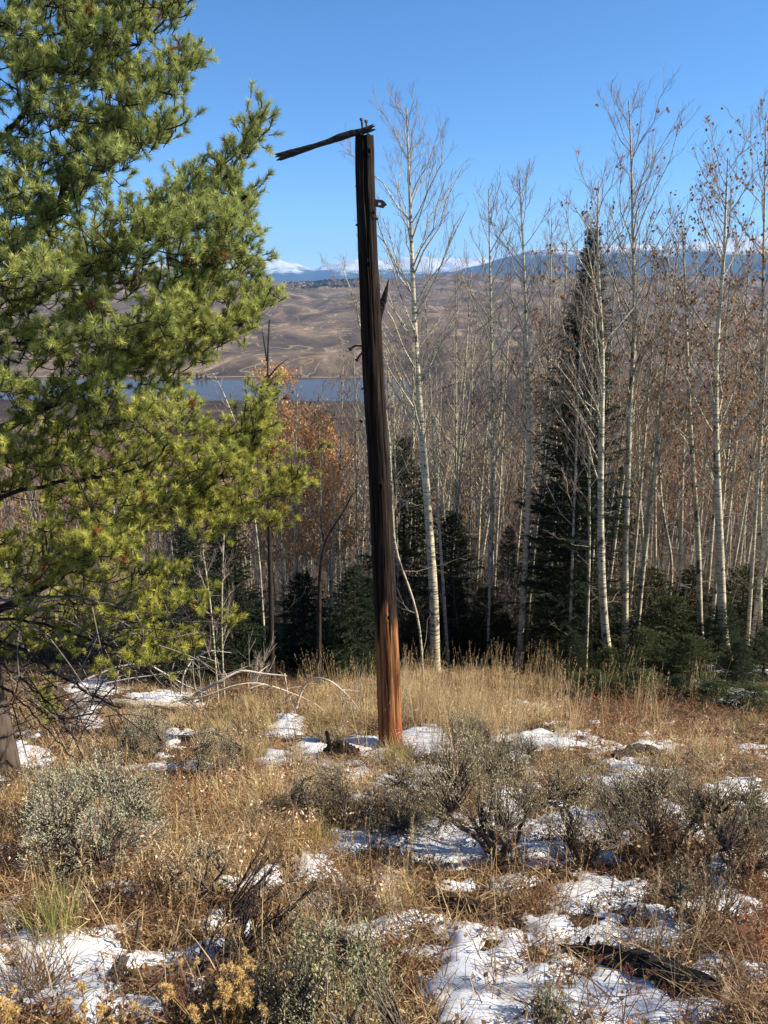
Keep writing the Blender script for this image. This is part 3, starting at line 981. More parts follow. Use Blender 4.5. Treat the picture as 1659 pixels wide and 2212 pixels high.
    # dead hanging twigs low in the tree
    for _ in range(260):
        x = R.uniform(-30, 430); y = R.uniform(1290, 1560)
        if x > 250 and y > 1460: continue
        a_ = at(x, y, R.uniform(4.3, 5.6)); d = norm(np.array([R.normal() * .8 + .3, R.normal() * .4, R.normal() * .5 - .15]))
        L = R.uniform(.15, .5)
        P = resample(np.array([a_, a_ + d * L * .5 + R.normal(size=3) * .03, a_ + d * L + [0, 0, -.06]]), 6)
        tt.add(P, np.linspace(.005, .0018, 6), 4, col=cg if R.rand() < .35 else cb)
    tt.build('trunk', [M_BARK], root, origin=tb0)
build_pine()

# ------------------------------------------------------------------ aspens
def perp(d):
    r = R.normal(size=3); r = r - d * (r @ d)
    return r / np.linalg.norm(r)

def grow_aspen(P, r0, crown_from=.38, dens=1.0, spread=1.0, leaves=0, leafcol=None, twigcol=(.19, .135, .11), fine=1.0, r1=.008, lowdead=6):
    """P: trunk points base->top (metres). returns trunk tubes, crown tubes, leaf soup"""
    n = max(14, len(P) * 3)
    T = resample(P, n)
    hgt = np.linalg.norm(T[-1] - T[0])
    rad = r1 + (r0 - r1) * (1 - np.linspace(0, 1, n)) ** .85
    rad[0] *= 1.25
    tr = Tubes(); tr.add(T, rad, 10)
    cr = Tubes(); LP, LD = [], []
    pale = (.33, .295, .225)
    def twig(p, d, L, lvl, r):
        m = 5 if lvl < 2 else 3
        d2 = norm(d + np.array([0, 0, .5 if lvl < 2 else .25]) * 1.0 + R.normal(size=3) * .12)
        Q = np.array([p + (d * (1 - t / 2) + d2 * (t / 2)) * L * t for t in np.linspace(0, 1, m)])
        Q[1:] += R.normal(size=(m - 1, 3)) * L * .022
        c = np.array(pale) * (1 - min(1, lvl / 2.2)) + np.array(twigcol) * min(1, lvl / 2.2)
        cr.add(Q, np.linspace(r, max(.0017, r * .35), m), 5 if lvl == 0 else (4 if lvl == 1 else 3), 0 if lvl == 0 and r > .012 else 1, c * R.uniform(.8, 1.15))
        return Q
    nb = int(30 * dens)
    for b in range(nb):
        f = crown_from + (1 - crown_from) * ((b + R.rand()) / nb) ** .9 * .985
        i = f * (n - 1); i0 = int(i); w = i - i0
        p = T[i0] * (1 - w) + T[min(i0 + 1, n - 1)] * w
        td = norm(T[min(i0 + 1, n - 1)] - T[i0])
        rl = rad[i0]
        L = hgt * (.25 * (1 - f) ** .75 * (f + .35) + .035) * R.uniform(.6, 1.25) * spread
        d = norm(td * R.uniform(.9, 1.4) + perp(td) * R.uniform(.75, .95))
        r = min(rl * .5, .004 + .0065 * L)
        Q = twig(p, d, L, 0, r)
        ns = int((4 + L * 4.5) * fine)
        for k in range(ns):
            g = R.uniform(.18, 1.0); j = g * 4; j0 = min(int(j), 3); w = j - j0
            pp = Q[j0] * (1 - w) + Q[j0 + 1] * w; bd = norm(Q[j0 + 1] - Q[j0])
            l2 = L * R.uniform(.18, .42) * (1.15 - g * .6) + .06
            d = norm(bd * R.uniform(.9, 1.4) + perp(bd) * .75 + np.array([0, 0, .25]))
            Q2 = twig(pp, d, l2, 1, .0034)
            for k2 in range(int((2 + l2 * 8) * fine)):
                g2 = R.uniform(.15, 1.0); j = g2 * 4; j0 = min(int(j), 3); w = j - j0
                pp2 = Q2[j0] * (1 - w) + Q2[j0 + 1] * w; bd2 = norm(Q2[j0 + 1] - Q2[j0])
                l3 = R.uniform(.04, .15)
                Q3 = twig(pp2, norm(bd2 * .9 + perp(bd2) * .8 + np.array([0, 0, .2])), l3, 2, .0020)
                if leaves and R.rand() < leaves * (1.2 - f):
                    for _ in range(R.randint(1, 4) + int(leaves)):
                        LP.append(Q3[-1] + R.normal(size=3) * (.02 + .012 * leaves)); LD.append(np.array([R.normal() * .5, R.normal() * .5, -1]))
    for k in range(lowdead):
        i0 = int(R.uniform(.12, crown_from) * n); p = T[i0]
        d = norm(np.array([R.normal(), R.normal() * .6, R.uniform(-.2, .5)]))
        Q = twig(p, d, R.uniform(.25, 1.0), 1, .006)
        for k2 in range(3):
            twig(Q[R.randint(2, 5)], norm(d + R.normal(size=3) * .6), R.uniform(.1, .35), 2, .003)
    lf = None
    if LP:
        lf = Soup(); m = len(LP)
        pc = leafcol or [(.20, .085, .035), (.28, .12, .04), (.14, .06, .03), (.33, .18, .06)]
        V, Q, C = leafquads(np.array(LP), np.array(LD), R.uniform(.04, .065, m), R.uniform(.035, .05, m), palette(pc, m, .25))
        lf.add(V, Q=Q, C=C)
    return tr, cr, lf

def aspen(label, pts, Y, wpx, group=None, **kw):
    pts = list(pts); pts[-1] = (pts[-1][0], pts[-1][1] + 42)      # the last twigs reach above the leader
    P = np.array([at(x, y, Y + R.uniform(-.12, .12) * (i > 0)) for i, (x, y) in enumerate(pts)])
    g = float(H(P[0][0], Y))
    if P[0][2] > g:      # carry the stem on down to the ground
        P = np.vstack([[P[0][0] + (P[0][0] - P[1][0]) * .3, Y, g - .05], P])
    else:
        P[0][2] = g - .05
    r0 = wpx * .42 / F * depth(P[1])
    o = P[0].copy()
    root = thing('aspen_tree', label, 'aspen', tuple(o), group)
    tr, cr, lf = grow_aspen(P, r0, **kw)
    tr.build('trunk', [M_ASPEN], root, origin=o)
    cr.build('crown', [M_ASPEN, M_TWIG], root, origin=o)
    if lf: lf.build('leaves', [M_LEAF], root, origin=o)
    return root

aspen('tall bare aspen with the thickest white trunk, first right of the wooden pole',
      [(940, 1430), (938, 1300), (930, 1180), (921, 1050), (908, 900), (900, 780), (893, 650), (888, 500), (884, 380), (878, 190)], 13, 27, crown_from=.42, dens=1.5, spread=1.15)
aspen('straight slim white aspen standing between the thick white trunk and the twin aspens',
      [(1050, 1400), (1058, 1250), (1064, 1100), (1066, 950), (1062, 800), (1060, 640), (1057, 500), (1055, 370)], 15, 15, crown_from=.45, dens=1.1)
aspen('front one of the twin aspens, trunk base against the tall golden grass',
      [(1120, 1450), (1130, 1290), (1140, 1130), (1143, 950), (1138, 800), (1135, 640), (1128, 480), (1122, 345)], 14, 17, crown_from=.45, dens=1.2)
aspen('thinner leaning aspen just behind the twin aspen, crossing it low down',
      [(1140, 1330), (1160, 1120), (1178, 980), (1183, 850), (1187, 700), (1190, 560), (1192, 430)], 15.5, 11, crown_from=.45)
aspen('aspen with twin upper stems in front of the dark tall spruce',
      [(1318, 1450), (1305, 1350), (1298, 1200), (1297, 1050), (1300, 900), (1303, 760), (1294, 640), (1290, 500), (1293, 350)], 13, 22, crown_from=.42, dens=1.2, spread=1.2, leaves=.15)
aspen('tallest bare aspen, its top highest into the blue sky right of the spruce',
      [(1350, 1450), (1350, 1300), (1352, 1150), (1357, 1000), (1362, 850), (1372, 700), (1370, 600), (1366, 490), (1365, 380), (1362, 280), (1358, 175)], 14, 19, crown_from=.5, dens=1.2, spread=1.2, leaves=.12)
aspen('very slim pale aspen in front of the left half of the tall spruce', [(1232, 1350), (1238, 1150), (1246, 950), (1250, 800), (1262, 640), (1268, 560)], 13.6, 8, leaves=.2, dens=.8)
aspen('very slim pale aspen in front of the right half of the tall spruce', [(1268, 1380), (1274, 1180), (1272, 980), (1280, 800), (1276, 660), (1284, 560)], 13.4, 8, leaves=.2, dens=.8)
aspen('slim pale aspen leaning right behind the tallest aspen', [(1384, 1330), (1390, 1200), (1398, 1100), (1413, 950), (1428, 800), (1440, 600), (1446, 480)], 17, 9, leaves=.5)
aspen('white aspen left of the dark forked one near the right edge', [(1518, 1480), (1512, 1380), (1510, 1200), (1500, 1050), (1490, 900), (1484, 760), (1480, 600), (1472, 420)], 14, 16, leaves=.5, dens=1.2)
aspen('dark shaded aspen near the right edge, forking at mid height', [(1572, 1500), (1562, 1400), (1556, 1200), (1548, 1000), (1545, 850), (1548, 720), (1562, 600), (1568, 450), (1572, 300)], 13.5, 24, leaves=.6, dens=1.3, spread=1.3)
aspen('bare aspen cut off by the right edge of the picture', [(1640, 1450), (1640, 1100), (1645, 800), (1650, 500), (1655, 200)], 14.5, 15, leaves=.6, dens=1.3, spread=1.2)
aspen('thin grey aspen right behind the thick white trunk', [(978, 1300), (985, 1000), (986, 850), (985, 720), (985, 560)], 19, 8)
aspen('crooked white aspen stem with a kink, deep in the right grove', [(1448, 1270), (1457, 1220), (1440, 1150), (1428, 1100), (1422, 950), (1415, 700)], 17, 10, leaves=.6)
aspen('thin pale stem slanting away from the pole to the lower right', [(908, 1345), (880, 1250), (852, 1200), (846, 1060), (840, 900), (820, 780)], 11.5, 7, dens=.5, crown_from=.5)
aspen('slender bare aspen behind the pole, its twigs showing left of it', [(818, 1400), (805, 1150), (796, 900), (782, 700), (757, 600), (738, 535)], 14, 9, crown_from=.3, dens=.9, spread=1.0)
aspen('young thin aspen sapling below the pine boughs, left one of two', [(465, 1425), (458, 1330), (446, 1240), (438, 1150)], 9.5, 4.5, crown_from=.25, dens=.35, lowdead=2)
aspen('young thin aspen sapling below the pine boughs, right one of two', [(480, 1405), (479, 1300), (482, 1200), (484, 1110)], 9.8, 4.0, crown_from=.25, dens=.35, lowdead=2)
aspen('leaning white dead stem above the pine boughs, against the lake', [(560, 1200), (530, 960), (505, 905), (482, 850), (468, 800), (460, 765)], 13, 7, dens=.35, crown_from=.4, lowdead=4)

for lb, pts, Y in (('hair-thin bare sapling rising in front of the lake, left of the rusty aspens', [(566, 1340), (560, 1100), (556, 950), (552, 870)], 15),
                   ('hair-thin bare sapling rising out of the rusty aspens toward the far shore', [(640, 1340), (636, 1100), (640, 930), (643, 800)], 14.5),
                   ('thin bare sapling with pale twigs right of the rusty aspens', [(690, 1340), (694, 1120), (690, 960), (688, 810)], 15),
                   ('thin bare sapling crossing the lake halfway to the pole', [(735, 1340), (732, 1100), (738, 900), (741, 745)], 15.5),
                   ('thin bare sapling close on the left of the pole', [(775, 1340), (770, 1100), (768, 900), (764, 720)], 16),
                   ('thin bare sapling just right of the pole, in front of the lake', [(862, 1340), (856, 1100), (850, 900), (848, 700)], 16),
                   ('thin bare sapling between the thick white trunk and the slim aspen', [(1010, 1340), (1016, 1100), (1020, 850), (1018, 640)], 16)):
    aspen(lb, pts, Y, 6, crown_from=.35, dens=.8, fine=1.0, leaves=.08)
# orange leaved young aspens left of the pole
ORG = [(.56, .29, .11), (.64, .37, .16), (.46, .22, .09), (.68, .46, .24)]
for lb, pts, Y in (('orange leaved aspen, tallest of the rusty clump left of the pole', [(615, 1350), (606, 1150), (600, 1000), (598, 880), (592, 790)], 15),
                   ('broad orange leaved aspen in the middle of the rusty clump left of the pole', [(668, 1350), (660, 1180), (655, 1040), (660, 940), (664, 860)], 16),
                   ('low orange leaved aspen nearest the pole in the rusty clump', [(715, 1350), (712, 1180), (708, 1050), (705, 960), (700, 900)], 17)):
    aspen(lb, pts, Y, 8, 'orange leaved aspens left of the pole', crown_from=.3, dens=1.3, spread=1.3, leaves=4.5, leafcol=ORG)

# dead dark snags
def snag(label, pts, Y, wpx, side, col=(.035, .028, .024)):
    P = np.array([at(x, y, Y) for x, y in pts]); P[0][2] = min(P[0][2], float(H(P[0][0], Y))) - .05
    o = P[0].copy(); root = thing('dead_tree', label, 'dead tree', tuple(o))
    Q = resample(P, 26); r0 = wpx / 2 / F * depth(P[0])
    t = Tubes(); t.add(Q, np.linspace(r0, r0 * .2, 26), 9, col=col); t.build('trunk', [M_BARK], root, origin=o)
    for s in side:
        b = Tubes()
        B = resample(np.array([at(x, y, Y + R.uniform(-.1, .1)) for x, y in s]), 8); b.add(B, np.linspace(r0 * .35, .003, 8), 5, col=col)
        b.build('branch', [M_BARK], root, origin=o)
snag('thin black dead trunk standing at the tips of the pine boughs', [(584, 1385), (584, 1250), (580, 1100), (577, 950), (578, 850), (577, 780), (582, 690)], 12, 13,
     [[(577, 780), (572, 750), (566, 710)], [(578, 850), (590, 835), (606, 820)], [(577, 820), (600, 790), (622, 775)], [(580, 1050), (600, 1035), (640, 1010), (690, 1005)]])
snag('dark bent dead trunk leaning right, between the black snag and the pole', [(684, 1330), (690, 1250), (698, 1180), (716, 1140), (742, 1110), (760, 1070)], 11.5, 13, [[(700, 1170), (690, 1120), (705, 1060)], [(716, 1140), (760, 1150), (800, 1165)]])
snag('slim black dead stem behind the left end of the rusty aspens', [(512, 1350), (506, 1200), (508, 1000), (500, 900), (497, 850)], 16, 7, [[(508, 1000), (520, 960), (530, 930)]])

# ------------------------------------------------------------------ background aspens: prototypes and copies
def tree_proto(h, leaves, seed_col, dens, fine, bend):
    P = np.array([[0, 0, -.1], [R.normal() * .04, 0, h * .25], [bend * .5 + R.normal() * .06, R.normal() * .06, h * .5], [bend * .8, 0, h * .75], [bend, 0, h]])
    return grow_aspen(P, .008 + h * .0046, crown_from=.42, dens=dens, leaves=leaves, fine=fine, leafcol=seed_col, lowdead=10)
protos = []
BR = [(.26, .12, .07), (.34, .18, .09), (.17, .09, .06), (.42, .27, .12)]
YL = [(.40, .22, .05), (.50, .28, .07), (.30, .15, .05)]
for i, (lv, lc) in enumerate([(0, None), (0, None), (.05, BR), (0, None), (.5, BR), (.8, BR), (1.5, BR), (1.6, YL), (2.0, ORG)]):
    tr, cr, lf = tree_proto(9.0, lv * 1.5, lc, .7, .75, R.uniform(-.6, .6))
    def bake(tb, mats, nm):
        V, Q, M, C = tb.arrays(); return mesh(nm, V, quads=Q, mats=mats, col=C, midx=M, smooth=True)
    ml = None
    if lf:
        ml = mesh('leaves', np.concatenate(lf.V), quads=np.concatenate(lf.Q), mats=[M_LEAF], col=np.concatenate(lf.C))
    protos.append((bake(tr, [M_ASPEN], 'trunk'), bake(cr, [M_ASPEN, M_TWIG], 'crown'), ml))

def put_tree(i, x, y, h, label, group, thick=1.0):
    z = float(H(x, y))
    t = thing('aspen_tree', label, 'aspen', (x, y, z), group)
    k = h / 9.0
    t.rotation_euler = (R.normal() * .05, R.normal() * .05, R.uniform(0, 6.28)); t.scale = (k * thick, k * thick, k)
    a, b, c = protos[i]
    link('trunk', a, t); link('crown', b, t)
    if c: link('leaves', c, t)

def top_limit(px):
    return np.interp(px, [0, 400, 560, 600, 640, 720, 780, 840, 940, 1000, 1100, 1230, 1280, 1450, 1659], [960, 960, 930, 860, 870, 900, 800, 640, 520, 500, 430, 480, 430, 400, 380])
cells = set(); count = 0
tries = 0
while count < 292 and tries < 6000:
    tries += 1
    Y = 14.2 + 46 * R.rand() ** 1.5
    px = R.uniform(380, 1700) if R.rand() < .88 else R.uniform(-150, 380)
    x = (px - CX) / F * (Y * cP + (7 + .3 * Y) * sP)
    key = (round(x / .55), round(y_ / .55)) if False else (round(x / .6), round(Y / .6))
    if key in cells: continue
    g = float(H(x, Y))
    lim = top_limit(px) + 30 + abs(R.normal()) * 130
    zt = at(px, lim, Y)[2]
    h = min(zt - g, R.uniform(7.5, 10.5))
    if h < 3.2: continue
    cells.add(key); count += 1
    if px > 1250: i = R.choice([0, 2, 4, 5, 6, 7, 3], p=[.16, .18, .20, .18, .12, .06, .10])
    elif px > 760: i = R.choice([0, 1, 2, 3, 4, 5], p=[.25, .22, .16, .2, .1, .07])
    else: i = R.choice([0, 1, 3, 4, 6, 8], p=[.2, .2, .15, .15, .15, .15])
    bare = i in (0, 1, 2, 3)
    put_tree(i, x, Y, h, 'slender bare aspen among many alike in the grove behind the clearing' if bare else 'slender aspen with withered leaves left, among many alike in the grove',
             'bare aspens of the grove' if bare else 'aspens of the grove with withered leaves', R.uniform(.8, 1.3))
# aspens just outside the right edge: they shade the right of the clearing
for x, y, h in ((6.4, 5.2, 7.5), (8.4, 4.2, 8), (6.8, 7.4, 8), (9.5, 5.6, 8.5), (7.6, 2.6, 7)):
    put_tree(int(R.choice([4, 5, 2, 6])), x, y, h, 'aspen with withered leaves beyond the right edge of the clearing', 'aspens right of the clearing')

# ------------------------------------------------------------------ conifers (spruce and fir)
def conifer_proto(h, w, nb, dens, low=0.02, seed=0, drop=.25, colr=((.018, .034, .018), (.042, .066, .026))):
    tb = Tubes(); T = resample(np.array([[0, 0, -.1], [.02, 0, h * .4], [0, .02, h * .75], [0, 0, h]]), 16)
    tb.add(T, np.linspace(.02 + h * .011, .006, 16), 8, col=(.09, .07, .055))
    P, D, Ls = [], [], []
    for b in range(nb):
        f = low + (1 - low) * (b / nb) ** .9
        z = f * h
        L = w * (1 - f) ** .85 * R.uniform(.5, 1.25) + .06
        a = b * 2.399 + R.normal() * .3
        d = np.array([math.cos(a), math.sin(a), -drop + .75 * f + R.normal() * .06]); d = norm(d)
        Q = np.array([np.array([0, 0, z]) + d * L * t + np.array([0, 0, .16 * L]) * t * t for t in np.linspace(0, 1, 6)])
        tb.add(Q, np.linspace(.004 + .008 * L, .002, 6), 4, col=(.06, .045, .035))
        s = np.cross(d, [0, 0, 1.]); s /= np.linalg.norm(s)
        nt_ = int(4 + L * 15)
        for k in range(nt_):
            g = .12 + .88 * (k + R.rand()) / nt_; j = g * 5; j0 = min(int(j), 4); w_ = j - j0
            p = Q[j0] * (1 - w_) + Q[j0 + 1] * w_
            sl = (.10 + .34 * L * (1 - g * .75)) * R.uniform(.7, 1.2)
            dd = norm(d * .8 + s * (1 if k % 2 else -1) * .8 + R.normal(size=3) * .15 + np.array([0, 0, -.12]))
            tb.add([p, p + dd * sl * .5, p + dd * sl - np.array([0, 0, sl * .1])], [.003, .0025, .002], 3, col=(.07, .05, .035))
            m = int((9 + sl * 70) * dens)
            t = R.rand(m, 1)
            P.append(p + dd * sl * t); D.append(dd * .9 + R.normal(size=(m, 3)) * .55); 
    P = np.concatenate(P); D = np.concatenate(D); m = len(P)
    V, Tt, C = blades(P, D, R.uniform(.04, .07, m), R.uniform(.010, .018, m), cmix(colr[0], colr[1], R.rand(m)))
    V0, Q0, M0, C0 = tb.arrays()
    return mesh('trunk', V0, quads=Q0, mats=[M_BARK], col=C0, smooth=True), mesh('crown', V, tris=Tt, mats=[M_NEEDLE], col=C)
CP = [conifer_proto(4.0, 1.15, 150, 1.2), conifer_proto(3.0, 1.25, 130, 1.1), conifer_proto(2.0, 1.3, 75, 1.1, colr=((.03, .05, .018), (.09, .11, .035))),
      conifer_proto(10.5, 1.6, 430, 1.3, .08)]
def conifer(name, label, cat, i, px, topy, Y, group=None, wide=1.0, hmin=.8, basepy=None):
    x = (px - CX) / F * (Y * cP + (2 + .38 * Y) * sP)
    g = float(H(x, Y)); zt = at(px, topy, Y)[2]
    x = at(px, (topy + 1400) / 2, Y)[0]
    g = float(H(x, Y)); h = max(hmin, zt - g)
    t = thing(name, label, cat, (x, Y, g), group)
    h0 = (4.0, 3.0, 2.0, 10.5)[i]; k = h / h0
    t.scale = (k * wide, k * wide, k); t.rotation_euler = (0, 0, R.uniform(0, 6.28))
    link('trunk', CP[i][0], t); link('crown', CP[i][1], t)
conifer('spruce_tree', 'tall dark spruce rising above the aspens against the mountains', 'spruce', 3, 1250, 498, 14.2, wide=1.0)
conifer('spruce_tree', 'dark slim spruce directly behind the pole, right of it', 'spruce', 0, 872, 950, 17, wide=1.0)
conifer('spruce_tree', 'dark spruce behind the thick white aspen trunk', 'spruce', 1, 975, 1110, 16, wide=.9)
conifer('spruce_tree', 'dark bushy spruce under the pine boughs at the left of the grove', 'spruce', 0, 490, 1085, 13.0, wide=1.0)
conifer('spruce_tree', 'dark spruce left of the black snag, below the pine', 'spruce', 0, 410, 1120, 12, wide=1.0)
conifer('spruce_tree', 'bluish young spruce between the bent snag and the pole', 'spruce', 1, 765, 1225, 12.9, wide=1.15)
conifer('spruce_tree', 'small dark spruce left of the pole, below the rusty aspens', 'spruce', 1, 655, 1240, 14.5, wide=1.3)
conifer('spruce_tree', 'dark spruce far behind the twin aspens', 'spruce', 0, 1095, 1140, 20, wide=.8)
conifer('spruce_tree', 'dark spruce lower left of the tall spruce', 'spruce', 0, 1200, 1000, 19, wide=1.0)
conifer('spruce_tree', 'dark spruce lower right of the tall spruce', 'spruce', 0, 1320, 1010, 20, wide=1.0)
FG = 'low young firs along the edge of the grove'
for k, (px, ty, Y, w, lb) in enumerate([
        (985, 1255, 15.0, .9, 'young fir right behind the thick white aspen trunk'), (1045, 1270, 14.9, .8, 'young fir round the foot of the straight slim aspen'),
        (1090, 1330, 14.6, .8, 'small fir left of the twin aspens'), (1180, 1265, 15.6, .9, 'bushy fir right of the twin aspens'), (1225, 1320, 14.2, .8, 'low fir halfway between the twin aspens and the twin-stemmed one'),
        (1262, 1240, 16.2, 1.0, 'dark fir at the foot of the tall spruce'), (1340, 1300, 15.2, .9, 'fir between the twin-stemmed aspen and the tallest aspen'), (1400, 1235, 15.8, 1.1, 'broad fir right of the tallest aspen'),
        (1450, 1320, 14.6, .9, 'low fir around the crooked white stem'), (1490, 1225, 15.8, 1.1, 'broad dark fir left of the dark forked aspen'), (1600, 1225, 15.6, 1.1, 'broad fir right of the dark forked aspen'),
        (1665, 1250, 14.8, 1.0, 'fir cut off by the right edge of the picture'), (1240, 1365, 12.8, 1.3, 'lowest flat fir at the clearing edge below the twin-stemmed aspen'),
        (1395, 1360, 12.2, 1.4, 'low spreading fir at the clearing edge, middle of the right side'), (1500, 1375, 11.8, 1.4, 'low spreading fir in front of the forked aspen'),
        (1600, 1385, 11.3, 1.4, 'low spreading fir at the clearing edge near the right border'), (720, 1330, 13.4, .6, 'small fir left of the pole, under the rusty aspens'),
        (560, 1300, 14.0, .7, 'small fir beside the thin black dead trunk'), (360, 1300, 11.6, .9, 'low fir in the shade under the pine boughs'), (890, 1330, 14.5, .7, 'small fir between the pole and the thick white aspen'),
        (1320, 1400, 12.0, 1.3, 'low flat fir between the twin-stemmed aspen foot and the tallest aspen'), (1560, 1300, 13.6, 1.2, 'dark fir just behind the foot of the dark forked aspen'),
        (1450, 1290, 13.8, 1.1, 'dark fir left of the white aspen near the right edge'), (1660, 1360, 12.2, 1.4, 'low fir at the right border, above the snow-capped log'),
        (1170, 1390, 13.2, 1.2, 'low flat fir right of the foot of the twin aspens'),
        (1290, 1452, 10.6, 2.3, 'flat dark ground-hugging fir below the two spruce-side aspens'), (1385, 1448, 10.3, 2.3, 'flat dark ground-hugging fir, second from the left along the clearing edge'),
        (1470, 1462, 9.9, 2.3, 'flat dark ground-hugging fir below the white aspen near the right edge'), (1555, 1470, 9.6, 2.4, 'flat dark ground-hugging fir below the dark forked aspen'),
        (1640, 1482, 9.2, 2.4, 'flat dark ground-hugging fir at the right border of the picture')]):
    conifer('fir_shrub', lb, 'fir', 2 if k % 3 else 1, px, ty, Y, FG, wide=w, hmin=.35)
for px, lb in ((424, 'left one of the three tiny dark evergreens on the far lake shore'), (433, 'middle one of the three tiny dark evergreens on the far lake shore'), (443, 'right one of the three tiny dark evergreens on the far lake shore')):
    x = (px - CX) / F * 1840 * .985; g = float(H(x, 1838, False))
    t = thing('evergreen_tree', lb, 'evergreen', (x, 1838, g), 'evergreens on the far shore'); t.scale = (4.2, 4.2, 3.0 + R.rand()); link('trunk', CP[0][0], t); link('crown', CP[0][1], t)

# ------------------------------------------------------------------ forest floor brush and far wood
def brush():
    s = Soup()
    n = 50000
    Y = 15.0 + 60 * R.rand(n) ** 1.6
    px = R.uniform(-100, 1780, n)
    x = (px - CX) / F * (Y * cP + (2 + .38 * Y) * sP)
    z = H(x, Y)
    L = R.uniform(.3, 1.5, n) * (.8 + Y / 50) * np.where(R.rand(n) < .35, 2.0, 1)
    D = np.stack([R.normal(size=n) * .28, R.normal(size=n) * .28, np.ones(n)], 1)
    c = palette([(.24, .18, .12), (.14, .09, .06), (.34, .29, .22), (.20, .12, .07), (.42, .38, .30), (.08, .055, .04)], n)
    V, Q, T, C = curved(np.stack([x, Y, z], 1), D, L, R.uniform(.006, .016, n) * (1 + Y / 50), R.uniform(-.1, .3, n), c)
    s.add(V, Q, T, C)
    # fine side twigs
    k = 150000
    i = R.randint(0, n, k)
    P = np.stack([x[i], Y[i], z[i]], 1) + norm(D[i]) * (L[i] * R.uniform(.2, 1, k))[:, None]
    d = np.stack([R.normal(size=k), R.normal(size=k), R.uniform(-.3, 1.2, k)], 1)
    V, T, C = blades(P, d, R.uniform(.1, .5, k), .004 + .006 * R.rand(k) * (1 + Y[i] / 40), c[i] * R.uniform(.8, 1.2, (k, 1)))
    s.add(V, T=T, C=C)
    # withered leaves clinging to them
    k = 40000
    i = R.randint(0, n, k)
    P = np.stack([x[i], Y[i], z[i]], 1) + norm(D[i]) * (L[i] * R.uniform(.2, 1.1, k))[:, None] + R.normal(size=(k, 3)) * .12
    V, Q, C = leafquads(P, R.normal(size=(k, 3)), R.uniform(.03, .06, k), R.uniform(.03, .05, k), palette([(.20, .10, .05), (.13, .07, .04), (.28, .15, .06)], k))
    s.add(V, Q=Q, C=C)
    kind(s.build('undergrowth', [M_GRASS]), 'stuff')
brush()

def far_wood():
    s = Soup()
    n = 8000
    Y = 34 + 900 * R.rand(n) ** 1.6
    px = R.uniform(-200, 1860, n)
    x = (px - CX) / F * (Y * cP + .25 * Y * sP)
    z = H(x, Y)
    h = R.uniform(6, 9, n)
    c = palette([(.42, .38, .30), (.30, .25, .19), (.24, .18, .12), (.48, .45, .38)], n)
    V, Q, T, C = curved(np.stack([x, Y, z], 1), np.stack([R.normal(size=n) * .05, R.normal(size=n) * .05, np.ones(n)], 1), h, .14 + Y * .0004, np.zeros(n), c)
    s.add(V, Q, T, C)
    k = 260000
    i = R.randint(0, n, k)
    f = R.uniform(.3, 1, k)
    P = np.stack([x[i], Y[i], z[i] + h[i] * f], 1) + R.normal(size=(k, 3)) * (1.5 * (1.15 - f))[:, None] * np.array([[.6, .6, .2]])
    d = np.stack([R.normal(size=k) * .6, R.normal(size=k) * .6, np.ones(k)], 1)
    tc = palette([(.20, .14, .105), (.25, .18, .13), (.14, .10, .075), (.30, .17, .08)], n)
    V, T, C = blades(P, d, R.uniform(.5, 1.3, k), .05 + Y[i] * .0007, tc[i] * R.uniform(.8, 1.2, (k, 1)))
    s.add(V, T=T, C=C)
    kind(s.build('forest', [M_GRASS]), 'stuff')
far_wood()

# trees dotted on the far hill crest (a distant mass)
def hill_trees():
    s = Soup(); n = 1100
    y = R.uniform(5200, 7000, n); px = R.uniform(-100, 1760, n)
    px = np.where(R.rand(n) < .9, R.normal(size=n) * 45 + 715, px)
    x = (px - CX) / F * y * .97
    keep = (fbm(x / 500, y / 500, 0, 3, 77) > .5) & (y > 6000)
    x, y = x[keep], y[keep]; n = len(x)
    z = H(x, y, False) - 1
    k = 7
    i = np.repeat(np.arange(n), k)
    P = np.stack([x[i], y[i], z[i]], 1) + R.normal(size=(n * k, 3)) * np.array([[2, 2, 0]])
    V, T, C = blades(P, np.stack([R.normal(size=n * k) * .1, 0 * P[:, 0], np.ones(n * k)], 1), R.uniform(8, 17, n * k), 7.0 + 0 * P[:, 0], palette([(.02, .03, .02)], n * k))
    s.add(V, T=T, C=C)
    kind(s.build('forest', [M_SAGE]), 'stuff')
hill_trees()

# ------------------------------------------------------------------ clearing vegetation
def clear_pts(n, y0=1.2, y1=16.5, ubias=1.0, x1=1.0):
    Y = np.exp(R.uniform(math.log(y0 + .5), math.log(y1 + .5), n)) - .5
    half = (Y * cP + (1.6 + .4 * Y) * sP) * .5 + 1.7
    x = R.uniform(-1, 1, n) * half
    z = H(x, Y)
    px, py = proj(x, Y, z)
    return x, Y, z, px, py

def blob(px, py, L):
    m = np.zeros(np.shape(px))
    for cx, cy, rx, ry, s in L:
        m = np.maximum(m, s * np.exp(-(((px - cx) / rx) ** 2 + ((py - cy) / ry) ** 2)))
    return m
GOLD = [(1010, 1560, 130, 70, 1.0), (1130, 1580, 90, 60, .9), (640, 1760, 230, 110, .95), (40, 1790, 110, 90, .9), (560, 1600, 220, 60, .8), (740, 1540, 80, 60, .9), (860, 1640, 60, 30, 1.0),
        (1490, 1640, 190, 50, .6), (845, 1930, 40, 40, 1.0), (420, 1900, 160, 60, .7), (880, 1500, 90, 60, .8), (760, 1800, 60, 30, .9), (1130, 1660, 120, 30, .6)]
RED = [(1330, 1590, 170, 60, 1), (1560, 1640, 120, 50, .7), (1180, 1560, 90, 50, .5), (60, 1850, 120, 80, .8), (520, 1700, 200, 100, .5), (1640, 2050, 60, 90, 1), (250, 2150, 60, 60, .6)]
